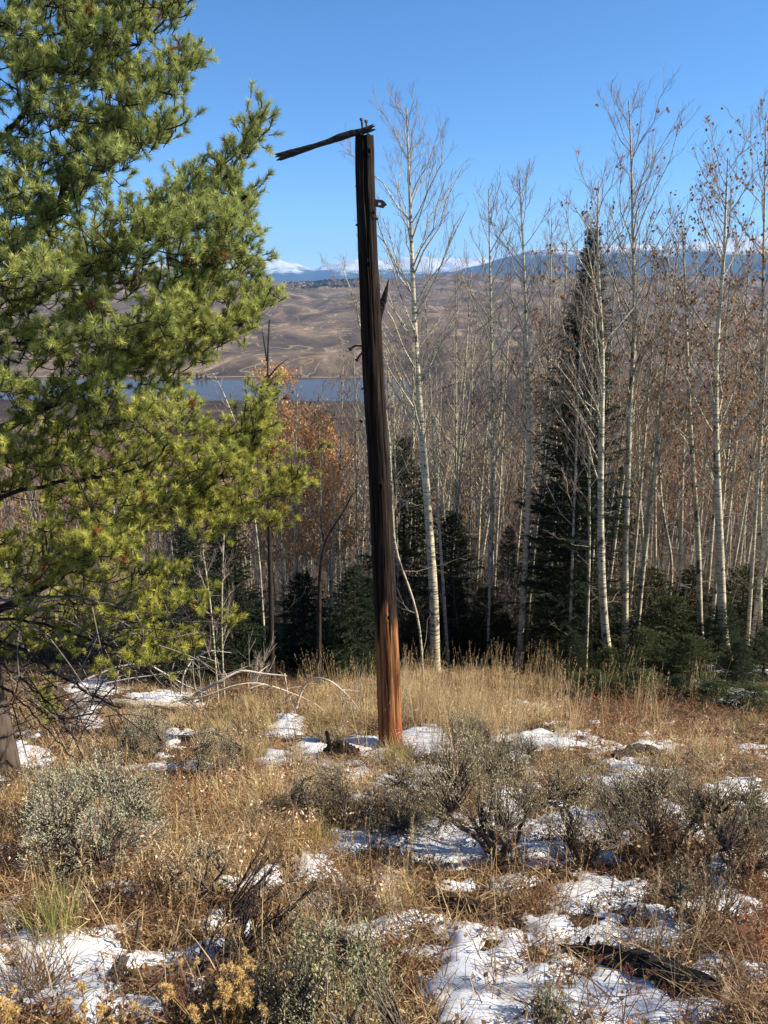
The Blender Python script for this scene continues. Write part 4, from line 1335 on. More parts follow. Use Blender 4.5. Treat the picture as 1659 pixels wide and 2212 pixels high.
DARK = [(1500, 1930, 210, 130, 1), (1200, 1850, 150, 60, .8), (900, 1780, 230, 50, .7), (350, 1980, 200, 50, .9), (800, 1980, 120, 60, .7), (1180, 1960, 120, 40, .7), (1060, 2120, 60, 60, .3), (1430, 1540, 250, 30, .9), (520, 1460, 240, 30, .8), (1200, 1500, 100, 30, .6)]

def lower_before_snow(x, Y, z, h, k=.3, p=.85):
    """plants stay low where they grow against the downhill snow"""
    for f in (.5, .9):
        qx, qy = proj(x, Y, z + h * f)
        c = (snow_mask(qx, qy, x, Y) > 0) & (R.rand(len(x)) < p)
        h = np.where(c, h * k, h)
    return h

def tufts():
    s = Soup()
    n = 18500
    x, Y, z, px, py = clear_pts(n)
    sn = snow_mask(px, py, x, Y)
    gold = blob(px, py, GOLD); drk = blob(px, py, DARK); red = blob(px, py, RED)
    cl = fbm(x * 2.2, Y * 2.2, 0, 3, 301)
    pr = np.clip(.22 + .9 * gold + .1 * red - .2 * drk, 0, 1) * sstep(.40, .58, cl + .20 * gold) * (sn < .02)
    pr = np.maximum(pr, (sn > .02) * .10)
    pr *= np.where(py < 1430, .35, 1) * np.where((px > 1200) & (py < 1540), .4, 1)
    kp = R.rand(n) < pr
    x, Y, z, gold, red = x[kp], Y[kp], z[kp], gold[kp], red[kp]
    n = len(x); b = 30
    i = np.repeat(np.arange(n), b)
    ht = (R.uniform(.10, .24, n) + .12 * gold) * (.45 + .55 * sstep(3.0, 6.5, Y))
    ht = lower_before_snow(x, Y, z, ht)
    hb = ht[i] * R.uniform(.5, 1.2, n * b)
    off = R.normal(size=(n * b, 2)) * .035
    a = R.uniform(0, 6.283, n * b); lean = np.abs(R.normal(size=n * b)) * .55 + .08
    D = np.stack([np.cos(a) * lean, np.sin(a) * lean, np.ones(n * b)], 1)
    P = np.stack([x[i] + off[:, 0], Y[i] + off[:, 1], z[i] - .01], 1)
    base_c = palette([(.62, .47, .24), (.50, .34, .15), (.76, .62, .38), (.32, .20, .085), (.44, .40, .17), (.36, .35, .15)], n, .15, [.28, .24, .2, .14, .08, .06])
    V, Q, T, C = curved(P, D, hb, R.uniform(.0025, .0055, n * b), R.uniform(.0, .55, n * b), base_c[i] * R.uniform(.75, 1.2, (n * b, 1)))
    s.add(V, Q, T, C)
    # tall seeded stems in the golden patch and scattered elsewhere
    k = 4800
    cc = R.randint(0, 110, k // 2)
    ccx = R.normal(size=110) * 170 + 1000; ccy = R.normal(size=110) * 50 + 1560
    px = np.concatenate([ccx[cc] + R.normal(size=k // 2) * 13, R.uniform(0, 1659, k - k // 2)])
    py = np.concatenate([ccy[cc] + R.normal(size=k // 2) * 5, R.uniform(1500, 2190, k - k // 2)])
    G = ground_at(px, py)
    kp = (snow_mask(px, py, G[:, 0], G[:, 1]) < .1) | (R.rand(k) < .12)
    kp &= np.where(np.arange(k) >= k // 2, R.rand(k) < .35, True)
    G = G[kp]; first = (np.arange(k) < k // 2)[kp]; m = len(G)
    Ls = np.where(first, R.uniform(.3, .9, m), R.uniform(.2, .5, m))
    D = np.stack([R.normal(size=m) * .14 + .03, R.normal(size=m) * .12, np.ones(m)], 1)
    c = palette([(.58, .43, .22), (.68, .54, .32), (.46, .31, .15)], m)
    V, Q, T, C = curved(G, D, Ls, np.full(m, .0055), R.uniform(0, .18, m), c)
    s.add(V, Q, T, C)
    # seed heads
    r = 14; i = np.repeat(np.arange(m), r)
    t = R.uniform(.72, 1.0, m * r)
    P = G[i] + norm(D)[i] * (Ls[i] * t)[:, None] - np.array([[0, 0, .1]]) * (Ls[i] * t * t)[:, None]
    V, T, C = blades(P, norm(D)[i] + R.normal(size=(m * r, 3)) * .35, R.uniform(.012, .03, m * r), R.uniform(.003, .006, m * r), c[i])
    s.add(V, T=T, C=C)
    kind(s.build('grass', [M_GRASS]), 'stuff')
tufts()

def thatch():
    """flattened dead stems, crumpled forbs and fallen leaves between the bushes"""
    s = Soup()
    n = 285000
    x, Y, z, px, py = clear_pts(n)
    sn = snow_mask(px, py, x, Y)
    gold = blob(px, py, GOLD); drk = blob(px, py, DARK); red = blob(px, py, RED)
    cl = fbm(x * 3, Y * 3, 0, 3, 351)
    kp = (R.rand(n) < np.where(sn < 0, .35 + 1.2 * np.clip(cl - .3, 0, 1), .13 + .22 * (sn < .25)))
    x, Y, z, gold, drk, red, cl = [v[kp] for v in (x, Y, z, gold, drk, red, cl)]
    n = len(x)
    D = np.stack([R.normal(size=n), R.normal(size=n), np.abs(R.normal(size=n)) * .7 + .1], 1)
    ca = palette([(.38, .25, .13), (.24, .15, .07), (.56, .42, .24), (.14, .08, .045)], n)
    cb = palette([(.10, .055, .03), (.15, .085, .045), (.07, .04, .022), (.24, .15, .08)], n)
    cc = palette([(.30, .11, .05), (.24, .10, .05), (.38, .18, .08)], n)
    c = ca
    c = np.where((R.rand(n) < drk)[:, None], cb, c); c = np.where((R.rand(n) < red * .6)[:, None], cc, c)
    g_ = (R.rand(n) < gold * .7)[:, None]
    c = np.where(g_, palette([(.56, .40, .19), (.44, .29, .12), (.68, .53, .31)], n), c)
    P = np.stack([x, Y, z + R.uniform(0, .10, n) * sstep(.35, .65, cl)], 1)
    V, Q, T, C = curved(P, D, R.uniform(.05, .24, n), R.uniform(.003, .006, n), R.uniform(.1, .6, n), c, seg=2)
    s.add(V, Q, T, C)
    kind(s.build('grass', [M_GRASS]), 'stuff')
    # fallen and withered leaves
    s = Soup(); n = 150000
    x, Y, z, px, py = clear_pts(n)
    sn = snow_mask(px, py, x, Y); drk = blob(px, py, DARK); red = blob(px, py, RED)
    cl = fbm(x * 4, Y * 4, 0, 3, 377)
    kp = R.rand(n) < np.where(sn < 0, sstep(.3, .7, cl) * .9 + .1, .035 + .12 * (sn < .25))
    x, Y, z, drk, red = [v[kp] for v in (x, Y, z, drk, red)]
    n = len(x)
    P = np.stack([x, Y, z + .02 + R.uniform(0, .07, n)], 1)
    c = palette([(.28, .15, .07), (.18, .09, .045), (.40, .25, .12), (.12, .06, .035), (.32, .12, .06), (.5, .36, .2)], n, .25, [.26, .24, .14, .18, .1, .08])
    V, Q, C = leafquads(P, R.normal(size=(n, 3)), R.uniform(.012, .032, n), R.uniform(.010, .022, n), c)
    s.add(V, Q=Q, C=C)
    kind(s.build('leaves', [M_LEAF]), 'stuff')
thatch()

def forbs():
    """brown upright stalks with curled leaves"""
    s = Soup(); n = 20000
    x, Y, z, px, py = clear_pts(n, 1.2, 14)
    sn = snow_mask(px, py, x, Y)
    drk = blob(px, py, DARK); red = blob(px, py, RED); gold = blob(px, py, GOLD)
    cl = fbm(x * 1.8, Y * 1.8, 0, 3, 401)
    pr = np.clip(.12 + .9 * drk + .5 * red + .45 * gold, 0, 1) * sstep(.3, .55, cl + .2 * drk) * (sn < .03)
    kp = R.rand(n) < np.maximum(pr, .045)
    x, Y, z, drk, red = [v[kp] for v in (x, Y, z, drk, red)]
    n = len(x)
    L = R.uniform(.10, .28, n) + .30 * drk * R.rand(n)
    L = lower_before_snow(x, Y, z, L, .35, .8)
    D = np.stack([R.normal(size=n) * .22, R.normal(size=n) * .22, np.ones(n)], 1)
    c = palette([(.14, .08, .05), (.20, .12, .07), (.10, .06, .04), (.28, .18, .10)], n)
    c = np.where((R.rand(n) < red * .6)[:, None], palette([(.36, .14, .08), (.30, .15, .08)], n), c)
    c = np.where((R.rand(n) < gold[kp] * .9)[:, None], palette([(.60, .44, .30), (.50, .33, .20), (.66, .52, .36)], n), c)
    G = np.stack([x, Y, z], 1)
    V, Q, T, C = curved(G, D, L, np.full(n, .0045), R.uniform(0, .2, n), c); s.add(V, Q, T, C)
    k = 16; i = np.repeat(np.arange(n), k); t = R.uniform(.25, 1, n * k)
    P = G[i] + norm(D)[i] * (L[i] * t)[:, None]
    V, T, C = blades(P, R.normal(size=(n * k, 3)) + [0, 0, .5], R.uniform(.02, .08, n * k), R.uniform(.002, .004, n * k), c[i]); s.add(V, T=T, C=C)
    k = 11; i = np.repeat(np.arange(n), k); t = R.uniform(.2, 1, n * k)
    P = G[i] + norm(D)[i] * (L[i] * t)[:, None] + R.normal(size=(n * k, 3)) * .022
    V, Q, C = leafquads(P, R.normal(size=(n * k, 3)) - [0, 0, .5], R.uniform(.012, .030, n * k), R.uniform(.008, .016, n * k), c[i] * R.uniform(.9, 1.9, (n * k, 1))); s.add(V, Q=Q, C=C)
    kind(s.build('undergrowth', [M_LEAF]), 'stuff')
forbs()

# ------------------------------------------------------------------ sagebrush
SILVER = ((.22, .22, .14), (.50, .48, .33)); OLIVE = ((.19, .17, .10), (.50, .44, .28)); GREEN = ((.18, .185, .09), (.46, .44, .24))
def sage_meshes(w, h, shoots, leaves, cols, stalks=0, lean=0.0, bare=.35):
    tb = Tubes(); s = Soup()
    bark = (.13, .10, .08)
    E, Dn = [], []
    ns = R.randint(4, 7)
    stems = []
    for i in range(ns):
        a = i * 6.283 / ns + R.normal() * .4
        d = np.array([math.cos(a) * .7 + lean, math.sin(a) * .7, 1.0])
        top = np.array([math.cos(a) * w * .42 + lean * h * .4, math.sin(a) * w * .42, h * .55]) * R.uniform(.7, 1.1)
        P = resample(np.array([[0, 0, -.03], top * .35 + R.normal(size=3) * .03, top * .7 + R.normal(size=3) * .04, top]), 9)
        P += R.normal(size=P.shape) * .006
        tb.add(P, np.linspace(.018, .006, 9) * (.6 + h), 7, col=bark); stems.append(P)
    ST = np.concatenate([p[3:] for p in stems])
    for k in range(shoots):
        # targets on an uneven domed crown
        a = R.uniform(0, 6.283); q = R.rand() ** .5
        lump = .5 + .85 * vnoise(math.cos(a) * 2.3 + 5, math.sin(a) * 2.3, q * 3 + w * 10, 9)
        zt = h * (bare + (1 - bare) * math.sqrt(max(0, 1 - (q * .95) ** 2)) * R.uniform(.62, 1.0) * lump)
        t = np.array([math.cos(a) * q * w * .5 * lump * 1.1 + lean * zt * .6, math.sin(a) * q * w * .5 * lump * 1.1, zt])
        dd = np.linalg.norm(ST - t, axis=1) + np.clip(ST[:, 2] - t[2] + .03, 0, 1) * 2
        p = ST[np.argmin(dd)]
        m1 = p * .66 + t * .34 + R.normal(size=3) * .022; m2 = p * .33 + t * .67 + np.array([0, 0, -.02]) + R.normal(size=3) * .022
        Q = resample(np.array([p, m1, m2, t]), 7)
        tb.add(Q, np.linspace(.0042, .0016, 7), 4, col=np.array(bark) * R.uniform(.6, 1.5))
        E.append(t); Dn.append(norm(np.array([t[0] * .8, t[1] * .8, .42]) + R.normal(size=3) * .10))
    E = np.array(E); Dn = np.array(Dn)
    k = leaves; i = np.repeat(np.arange(len(E)), k)
    m = len(i)
    t = R.uniform(-.12, .06, m)
    P = E[i] + Dn[i] * t[:, None] + R.normal(size=(m, 3)) * .0065
    d = Dn[i] + R.normal(size=(m, 3)) * .42
    tone = np.clip(np.repeat(R.rand(len(E)), k) * .6 + R.rand(m) * .4, 0, 1)
    V, Q, C = leafquads(P, d, R.uniform(.010, .019, m), R.uniform(.0035, .006, m), cmix(cols[0], cols[1], tone)); s.add(V, Q=Q, C=C)
    if stalks:
        j = R.randint(0, len(E), stalks)
        L = R.uniform(.10, .30, stalks)
        D2 = np.stack([R.normal(size=stalks) * .10 + lean * .2, R.normal(size=stalks) * .10, np.ones(stalks)], 1)
        c = palette([(.30, .24, .15), (.38, .31, .2), (.22, .17, .11)], stalks)
        V, Q, T, C = curved(E[j], D2, L, np.full(stalks, .0035), np.zeros(stalks), c); s.add(V, Q, T, C)
        r = 20; i = np.repeat(np.arange(stalks), r); t = R.uniform(.25, 1, len(i))
        P = E[j][i] + norm(D2)[i] * (L[i] * t)[:, None] + R.normal(size=(len(i), 3)) * .003
        V, T, C = blades(P, norm(D2)[i] + R.normal(size=(len(i), 3)) * .5, R.uniform(.006, .016, len(i)), R.uniform(.003, .005, len(i)), c[i]); s.add(V, T=T, C=C)
    V0, Q0, M0, C0 = tb.arrays()
    me1 = mesh('stem', V0, quads=Q0, mats=[M_WOOD], col=C0, smooth=True)
    me2 = mesh('foliage', np.concatenate(s.V), quads=np.concatenate(s.Q), tris=np.concatenate(s.T) if s.T else None, mats=[M_SAGE], col=np.concatenate(s.C))
    return me1, me2

def sage(label, px, py, wpx, hpx, cols=OLIVE, dens=1.0, stalks=0, lean=0.0, bare=.35, group=None):
    g = gp(px, py)
    k = depth(g) / F
    w = wpx * k * .84; h = hpx * k * .82
    area = w * w * .8 + w * h
    shoots = int(np.clip(area * 700 * dens, 40, 600))
    me1, me2 = sage_meshes(w, h, shoots, 24, cols, stalks, lean, bare)
    t = thing('sagebrush', label, 'sagebrush', (g[0], g[1], g[2] - .01), group)
    link('stem', me1, t); link('foliage', me2, t)

sage('big silvery sagebrush at the left, below the pine boughs', 235, 1870, 330, 270, SILVER, 1.0, 10, 0, .30)
sage('grey-green sagebrush leaning on the left flank of the big silvery one', 130, 1800, 170, 190, SILVER, .8, 6)
sage('large sagebrush with tall seed stalks at the bottom centre of the picture', 740, 2290, 430, 330, GREEN, .95, 70, 0, .3)
sage('dark olive sagebrush beside the rabbitbrush at the bottom', 590, 2200, 180, 170, OLIVE, .8, 12)
sage('gnarled sagebrush with a bare dark trunk, right of the pole base', 1075, 1850, 290, 330, OLIVE, .55, 34, -.25, .5)
sage('low olive sagebrush spreading in front of the pole', 900, 1790, 260, 150, OLIVE, .9, 12, 0, .25)
sage('low dark sagebrush left of the pole base, over the thin snow', 700, 1770, 200, 140, OLIVE, .8, 8, 0, .25)
sage('rounded grey sagebrush with many dark stems, right of the gnarled one', 1250, 1860, 270, 250, OLIVE, .55, 24, .15, .5)
sage('dark branching sagebrush between the rounded grey one and the right edge', 1420, 1850, 240, 250, OLIVE, .55, 24, .15, .5)
sage('grey sagebrush cut off by the right edge of the picture', 1600, 1880, 260, 250, OLIVE, .8, 30, 0, .4)
sage('small pale sagebrush behind the tall golden grass', 1010, 1640, 130, 130, SILVER, .8, 25, 0, .3)
sage('small sagebrush at the right foot of the golden grass patch', 1110, 1660, 120, 100, SILVER, .8, 20, 0, .3)
sage('pale sagebrush in front of the bleached fallen log, under the pine', 320, 1640, 150, 140, SILVER, .7, 14, 0, .3)
sage('small sagebrush below the bleached branches, left of the snow patch', 470, 1680, 170, 110, OLIVE, .8, 10, 0, .3)
sage('small round sagebrush near the arched bleached branch', 620, 1440, 80, 60, SILVER, .8, 4, 0, .3)
sage('small silvery sagebrush at the bottom edge, right of the big one', 1180, 2215, 100, 110, GREEN, .6, 8, 0, .2)
sage('grey sagebrush clump low behind the right hand log', 1500, 1990, 190, 150, OLIVE, .6, 24, 0, .4)
sage('small dark sagebrush in the middle of the snow strip', 1350, 1760, 140, 110, OLIVE, .7, 8, 0, .4)
sage('thin greenish sagebrush in the grass left of the centre', 430, 1950, 170, 200, OLIVE, .45, 14, 0, .3)

# bare dead shrub with fan of dark twigs, lower left of centre
def dead_shrub(label, px, py, L, n, dirv, col, spread=.45):
    g = gp(px, py); root = thing('dead_shrub', label, 'dead shrub', tuple(g))
    t = Tubes()
    d0 = norm(np.array(dirv, float))
    for i in range(n):
        d = norm(d0 + R.normal(size=3) * spread * .5); l = L * R.uniform(.6, 1.1)
        P = resample(np.array([[0, 0, 0], d * l * .5 + R.normal(size=3) * .03, d * l + np.array([0, 0, .12 * l])]), 8)
        t.add(P, np.linspace(.007, .002, 8), 5, col=col)
        for k in range(6):
            j = R.randint(2, 7); dd = norm(d + R.normal(size=3) * .4)
            t.add([P[j], P[j] + dd * l * .15, P[j] + dd * l * .3 + [0, 0, .02]], [.003, .0022, .0015], 3, col=col)
    t.build('branch', [M_WOOD], root)
dead_shrub('fan of bare dark twigs leaning right, left of the bottom centre', 480, 1990, .36, 16, (.75, .3, .55), (.07, .05, .045))
dead_shrub('fallen dark dead shrub lying across the snow at the lower left', 420, 2130, .42, 14, (.4, .35, .12), (.06, .045, .04), .8)
dead_shrub('low tangle of dark twigs right of the fallen dark shrub', 520, 2060, .4, 16, (.5, -.2, .2), (.06, .045, .04), 1.0)

for lb, px, py, L, n, dv in (('spray of thin grey dead twigs beside the bleached limbs, left of the hoop branch', 545, 1500, .8, 16, (.3, 0, .8)), ('spray of grey dead twigs behind the bleached fallen log', 330, 1480, .7, 16, (.4, 0, .6)),
                             ('grey dead twigs sticking up right of the bleached fallen log', 440, 1545, .6, 14, (-.3, 0, .8)), ('thin dead twigs between the hoop branch and the pole', 775, 1545, .5, 12, (-.5, 0, .7)),
                             ('grey dead twigs hanging in the shade by the pine trunk', 120, 1560, .7, 18, (.5, 0, .5)), ('thin pale dead twigs at the foot of the black snag', 600, 1440, .9, 16, (.2, 0, .9))):
    dead_shrub(lb, px, py, L, n, dv, (.36, .31, .25), .8)

# green-gold bunch grass clump at the left and others: individual grass clumps
def clump(label, px, py, n, L, c, spread=.3):
    g = gp(px, py); s = Soup()
    off = R.normal(size=(n, 2)) * .05
    a = R.uniform(0, 6.283, n); l = np.abs(R.normal(size=n)) * spread
    D = np.stack([np.cos(a) * l, np.sin(a) * l, np.ones(n)], 1)
    P = np.stack([off[:, 0], off[:, 1], np.zeros(n) - .02], 1)
    V, Q, T, C = curved(P, D, L * R.uniform(.5, 1.1, n), R.uniform(.003, .006, n), R.uniform(0, .4, n), palette(c, n)); s.add(V, Q, T, C)
    o = s.build('grass_clump', [M_GRASS]); o.location = g; tag(o, label, 'grass clump')
clump('upright green-gold grass clump on the snow edge at the left', 125, 2020, 260, .36, [(.30, .30, .10), (.42, .36, .14), (.24, .26, .09)])
clump('golden grass tuft growing round the foot of the wooden pole', 850, 1655, 380, .40, [(.5, .38, .16), (.36, .34, .13), (.56, .44, .2)], .5)
clump('pale golden grass tuft between snow patches, below the pole', 845, 1970, 220, .26, [(.52, .38, .18), (.58, .46, .24)], .35)
clump('bleached arching grass tussock left of the pole', 720, 1560, 260, .5, [(.56, .46, .28), (.48, .36, .18)], .8)
clump('tall pale grass tussock right of the pole foot', 905, 1560, 320, .62, [(.56, .42, .22), (.48, .36, .18), (.62, .5, .3)], .45)
clump('drooping gold tussock on the snow edge at mid left', 690, 1835, 240, .3, [(.5, .36, .14), (.42, .28, .1)], .9)
clump('flattened brown grass tuft on the snow at the lower left corner', 70, 2150, 240, .34, [(.16, .1, .05), (.26, .17, .09)], 1.4)
clump('brown grass tuft in the snow above the right hand log', 1180, 1975, 240, .2, [(.24, .14, .07), (.34, .2, .1)], 1.2)

# rabbitbrush with dried fluffy heads
def rabbit(label, px, py, n, L, sp=.10):
    g = gp(px, py); root = thing('rabbitbrush', label, 'rabbitbrush', tuple(g))
    t = Tubes(); s = Soup()
    for i in range(n):
        e = np.array([R.normal() * sp, R.normal() * sp * .6, L * R.uniform(.75, 1.08)])
        P = resample(np.array([[R.normal() * .015, R.normal() * .015, -.02], e * [.4, .4, .5], e]), 6)
        t.add(P, np.linspace(.0035, .0018, 6), 4, col=(.34, .22, .09))
        for _ in range(14):
            k = R.uniform(.3, .95); p = np.array([0, 0, 0]) * (1 - k) + e * k
            V, T, C = blades(np.array([p]), R.normal(size=(1, 3)) + [0, 0, .6], [R.uniform(.02, .04)], [.0035], palette([(.40, .27, .09), (.30, .22, .08)], 1)); s.add(V, T=T, C=C)
    t.build('stem', [M_GRASS], root)
    s.build('leaves', [M_GRASS], root)
    h = Soup()
    for i in range(n):
        e = None
    for i, (P, r, m_, c) in enumerate([it for v in t.b.values() for it in v]):
        e = P[-1]
        for _ in range(R.randint(2, 5)):
            ce = e + R.normal(size=3) * .011; m = 90
            d = norm(R.normal(size=(m, 3)) + [0, 0, .5])
            V, T, C = blades(ce + d * .003, d, R.uniform(.008, .015, m), R.uniform(.002, .0035, m), palette([(.72, .50, .20), (.80, .62, .32), (.60, .40, .15)], m)); h.add(V, T=T, C=C)
    h.build('flower_heads', [M_GRASS], root)
rabbit('rabbitbrush with cream-gold dried heads at the bottom, left of the large sagebrush', 485, 2290, 26, .30, .085)
rabbit('sparse rabbitbrush with few gold heads in the bottom left corner', 20, 2260, 8, .20, .05)
rabbit('small rabbitbrush sprig with gold heads on the snow at the bottom left', 190, 2280, 6, .22, .05)

# reddish umbel stalks on the snow at the lower right
def umbel(label, px, py, L, n):
    g = gp(px, py)
    root = thing('dried_flower', label, 'dried flower', tuple(g), 'dried reddish flower stalks standing in the snow')
    for i in range(n):
        t = Tubes(); s = Soup()
        e = np.array([R.normal() * .05, R.normal() * .03, L * R.uniform(.7, 1.05)])
        t.add(resample(np.array([[0, 0, -.02], e * [.3, .3, .5], e]), 5), np.linspace(.0024, .0014, 5), 4, col=(.20, .10, .07))
        for k in range(5):
            a = R.uniform(0, 6.28); q = e + np.array([math.cos(a) * .016, math.sin(a) * .016, .012])
            t.add([e, q], [.0011, .001], 3, col=(.20, .10, .07))
            m = 9; d = norm(R.normal(size=(m, 3)))
            V, Q, C = leafquads(q + d * .002, d, R.uniform(.005, .009, m), R.uniform(.003, .006, m), palette([(.20, .09, .06), (.28, .14, .08), (.13, .06, .045)], m)); s.add(V, Q=Q, C=C)
        t.build('stem', [M_TWIG], root); s.build('flower_head', [M_LEAF], root)
for lb, px, py, L, n in (('pair of reddish umbels just below the left end of the charred log', 1245, 2150, .13, 3), ('reddish umbel stalks below the middle of the charred log, left group', 1300, 2190, .2, 3),
                     ('tall reddish umbel stalks at the bottom edge below the charred log', 1345, 2215, .2, 3), ('thin reddish umbels close under the middle of the charred log', 1365, 2165, .14, 3),
                     ('reddish umbels at the bottom edge, right of the tall group', 1405, 2200, .16, 3), ('reddish umbels right of the charred log, near the lower right corner', 1480, 2200, .17, 3),
                     ('single tall pinkish stalk crossing in front of the charred log', 1385, 2120, .34, 1), ('reddish umbels in the snow left of the charred log', 1190, 2200, .16, 3),
                     ('rusty umbels on the snow beside the rabbitbrush', 380, 2195, .16, 4), ('small rusty umbels left of the rabbitbrush, further up the snow', 350, 2170, .14, 3),
                     ('rusty umbels at the very bottom edge left of the rabbitbrush', 420, 2215, .18, 4), ('few dried umbels in the middle of the lower left snow', 240, 2140, .14, 2)):
    umbel(lb, px, py, L, n)

# ------------------------------------------------------------------ logs, stump, bleached branches
def log(name, label, cat, pts, r, m, col=(.05, .04, .035), lift=.4, seed=0, stubs=(), snow=None, rough=.42):
    """a lying, rotted log: pts are picture points on the ground"""
    P = np.array([gp(x, y) for x, y in pts])
    P[:, 2] += np.array(r) * lift
    n = 44; Q = resample(P, n)
    rr = np.interp(np.linspace(0, 1, n), np.linspace(0, 1, len(r)), r)
    k = 22; a = np.arange(k) / k * 2 * math.pi
    T = norm(np.gradient(Q, axis=0)); n1 = norm(np.cross(T, np.array([[0, 0, 1.]]))); n2 = np.cross(n1, T)
    o = Q[n // 2].copy()
    AA, II = np.meshgrid(a, np.arange(n))
    nz = 1 + rough * 2 * (fbm(np.cos(AA) * 2.2 + seed, np.sin(AA) * 2.2, II * .09, 4, seed) - .5) + rough * 1.6 * (vnoise(np.cos(AA) * 5, np.sin(AA) * 5, II * .3, seed + 3) - .5)
    ragged = (fbm(np.cos(AA) * 2.5, np.sin(AA) * 2.5, 1, 3, seed + 8) - .5) * rr.mean() * 2.0 * ((II < 2) | (II > n - 3))
    V = Q[II] + (n1[II] * np.cos(AA)[..., None] + n2[II] * np.sin(AA)[..., None]) * (rr[II] * nz)[..., None] + T[II] * ragged[..., None]
    V = V.reshape(-1, 3) - o
    ii = np.arange(n * k).reshape(n, k)
    q = np.stack([ii[:-1], np.roll(ii[:-1], -1, 1), np.roll(ii[1:], -1, 1), ii[1:]], -1).reshape(-1, 4)
    V = np.vstack([V, V[ii[0]].mean(0), V[ii[-1]].mean(0)])
    tr = np.concatenate([np.stack([np.roll(ii[0], -1), ii[0], np.full(k, n * k)], -1), np.stack([ii[-1], np.roll(ii[-1], -1), np.full(k, n * k + 1)], -1)])
    root = thing(name, label, cat, tuple(o))
    c = np.asarray(col)[None] * (1 + .5 * (R.rand(len(V), 1) - .5))
    link('log_body', mesh('log_body', V, quads=q, tris=tr, mats=[m], col=c, smooth=False), root)
    for (sx, sy), (ex, ey), sr in stubs:
        a0 = gp(sx, sy); a1 = at(ex, ey, a0[1])
        tb = Tubes(); tb.add(resample(np.array([a0, (a0 + a1) / 2 + [.01, 0, .01], a1]), 6) - o, np.linspace(sr, sr * .5, 6), 8, col=col); tb.build('branch_stub', [m], root)
    return root, Q, rr
M_LOG = mat_col('charred_log', .9, 14, .7, .9, .02, (1, 1, 1))
log('fallen_log', 'charred broken log with an upright stub lying on the snow at the lower right', 'log', [(1216, 2066), (1290, 2085), (1400, 2110), (1480, 2140), (1556, 2160)], [.035, .05, .065, .06, .04], M_LOG,
    (.035, .03, .028), .6, 11, [((1245, 2075), (1272, 2025), .017)])
log('fallen_log', 'rotten brown log sunk in the litter left of the big snow patch', 'log', [(925, 1945), (980, 1970), (1050, 1985), (1130, 2012)], [.045, .055, .05, .03], M_LOG, (.04, .027, .018), .5, 21)
log('fallen_log', 'flat weathered log end under snow at the lower left', 'log', [(280, 2118), (350, 2112), (420, 2118), (500, 2110)], [.03, .035, .03, .02], M_WOOD, (.10, .07, .05), .4, 31)
log('tree_stump', 'dark rotten stump chunk on the snow just left of the pole foot', 'stump', [(700, 1642), (735, 1636), (776, 1640)], [.04, .10, .055], M_LOG, (.022, .014, .009), .7, 41, [((715, 1640), (705, 1580), .03)])
log('fallen_log', 'snow-capped rotten log among the dry plants at the right', 'log', [(1325, 1640), (1385, 1630), (1445, 1640)], [.04, .075, .04], M_LOG, (.05, .04, .03), .5, 51)
log('fallen_log', 'bleached fallen log lying left to right under the pine', 'log', [(195, 1520), (280, 1530), (390, 1535), (440, 1528)], [.05, .055, .05, .03], M_WOOD, (.46, .38, .28), 1.2, 61, rough=.12)
log('fallen_branch', 'short thick forked limb standing out of the snow at the lower left', 'branch', [(240, 2135), (262, 2095), (285, 2060)], [.022, .02, .014], M_WOOD, (.07, .06, .05), 1.2, 71, [((285, 2062), (300, 1985), .010)])

def bleached(label, lines, Y, col=(.60, .53, .43)):
    P0 = at(*lines[0][0][0], Y); g = float(H(P0[0], Y)); o = np.array([P0[0], Y, g])
    root = thing('fallen_branch', label, 'branch', tuple(o))
    for pts, r in lines:
        t = Tubes()
        P = np.array([at(x, y, Y + R.uniform(-.12, .12)) for x, y in pts])
        P[:, 2] = np.maximum(P[:, 2], H(P[:, 0], P[:, 1]) - .02)
        Q = resample(P, 24) - o
        t.add(Q, np.linspace(r, r * .35, 24), 7, col=col)
        for _ in range(7):
            j = R.randint(5, 22); d = norm(np.array([R.normal(), R.normal() * .5, R.normal() * .6 + .1])); l = R.uniform(.05, .3)
            t.add(resample(np.array([Q[j], Q[j] + d * l * .5, Q[j] + d * l + [0, 0, -.03]]), 5), np.linspace(r * .35, .0018, 5), 4, col=np.array(col) * R.uniform(.8, 1.1))
        t.build('branch', [M_WOOD], root)
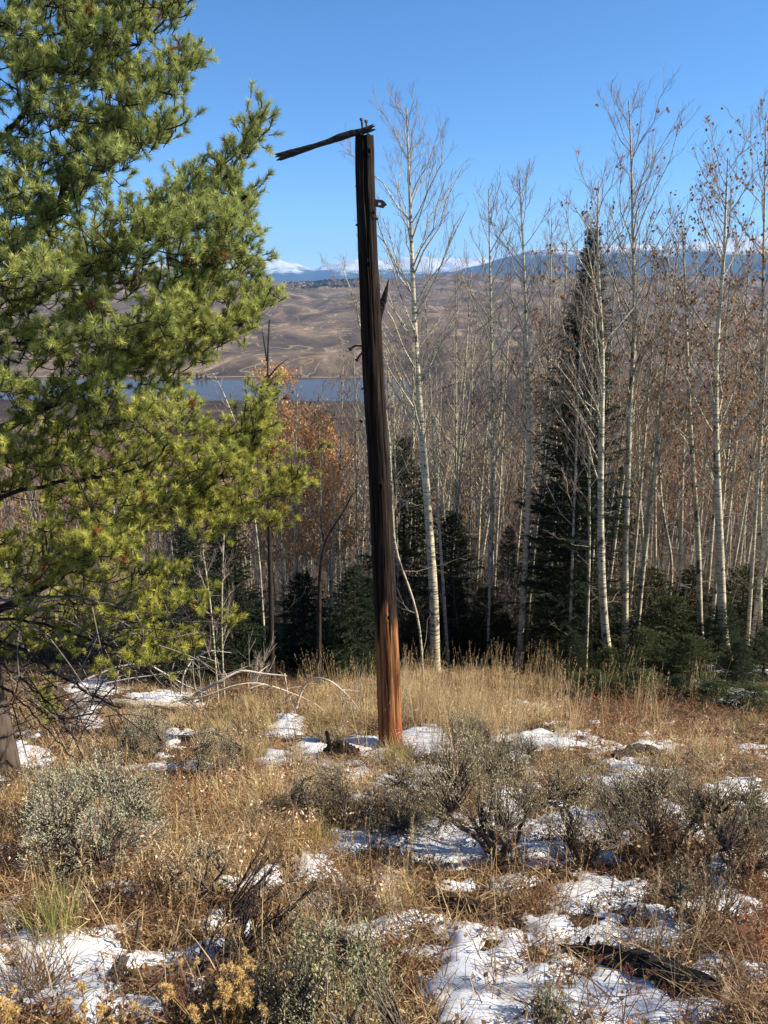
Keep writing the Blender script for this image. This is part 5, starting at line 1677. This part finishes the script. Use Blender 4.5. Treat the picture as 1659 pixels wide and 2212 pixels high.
bleached('arching bleached dead limbs tangled in front of the grove, left of the pole',
         [([(370, 1515), (420, 1500), (470, 1475), (520, 1445), (560, 1455), (620, 1460)], .026), ([(380, 1512), (440, 1508), (500, 1480), (560, 1472), (640, 1500), (700, 1530), (712, 1570)], .013),
          ([(390, 1500), (395, 1460), (410, 1430), (450, 1405), (500, 1410)], .012), ([(615, 1455), (622, 1500), (640, 1540)], .007), ([(400, 1540), (390, 1570), (380, 1600)], .014),
          ([(330, 1440), (400, 1480), (450, 1500)], .010)], 8.6)
bleached('pale dead limbs on the ground under the pine boughs', [([(180, 1470), (250, 1440), (330, 1430), (400, 1400)], .015), ([(250, 1500), (255, 1450), (262, 1420)], .012), ([(210, 1480), (280, 1465), (360, 1455), (450, 1440)], .010),
          ([(120, 1520), (180, 1500), (240, 1480)], .012)], 9.2, (.44, .38, .31))
bleached('thick bleached branch arched like a hoop left of the pole', [([(640, 1530), (655, 1480), (680, 1462), (715, 1470), (760, 1510), (785, 1550)], .017)], 8.4, (.52, .46, .36))
bleached('pale broken sticks leaning in the dry grass left of the pole', [([(560, 1740), (590, 1690), (600, 1640)], .009), ([(480, 1690), (500, 1650), (510, 1620)], .008)], 6.4, (.36, .3, .24))

# ------------------------------------------------------------------ air
hz_m = bpy.data.materials.new('haze'); hz_m.use_nodes = True
nt = hz_m.node_tree; nt.nodes.remove(nt.nodes['Principled BSDF'])
pv = nt.nodes.new('ShaderNodeVolumePrincipled'); pv.inputs['Color'].default_value = (.28, .56, 1, 1); pv.inputs['Density'].default_value = 2.6e-5; pv.inputs['Anisotropy'].default_value = .1
nt.links.new(pv.outputs[0], nt.nodes['Material Output'].inputs['Volume'])
x0, x1, y0, y1, z0, z1 = -42000, 42000, -60, 36500, -700, 1900
bv = [(x0, y0, z0), (x1, y0, z0), (x1, y1, z0), (x0, y1, z0), (x0, y0, z1), (x1, y0, z1), (x1, y1, z1), (x0, y1, z1)]
me = bpy.data.meshes.new('haze'); me.from_pydata(bv, [], [(3, 2, 1, 0), (4, 5, 6, 7), (0, 1, 5, 4), (1, 2, 6, 5), (2, 3, 7, 6), (3, 0, 4, 7)]); me.materials.append(hz_m)
kind(link('haze', me), 'stuff')
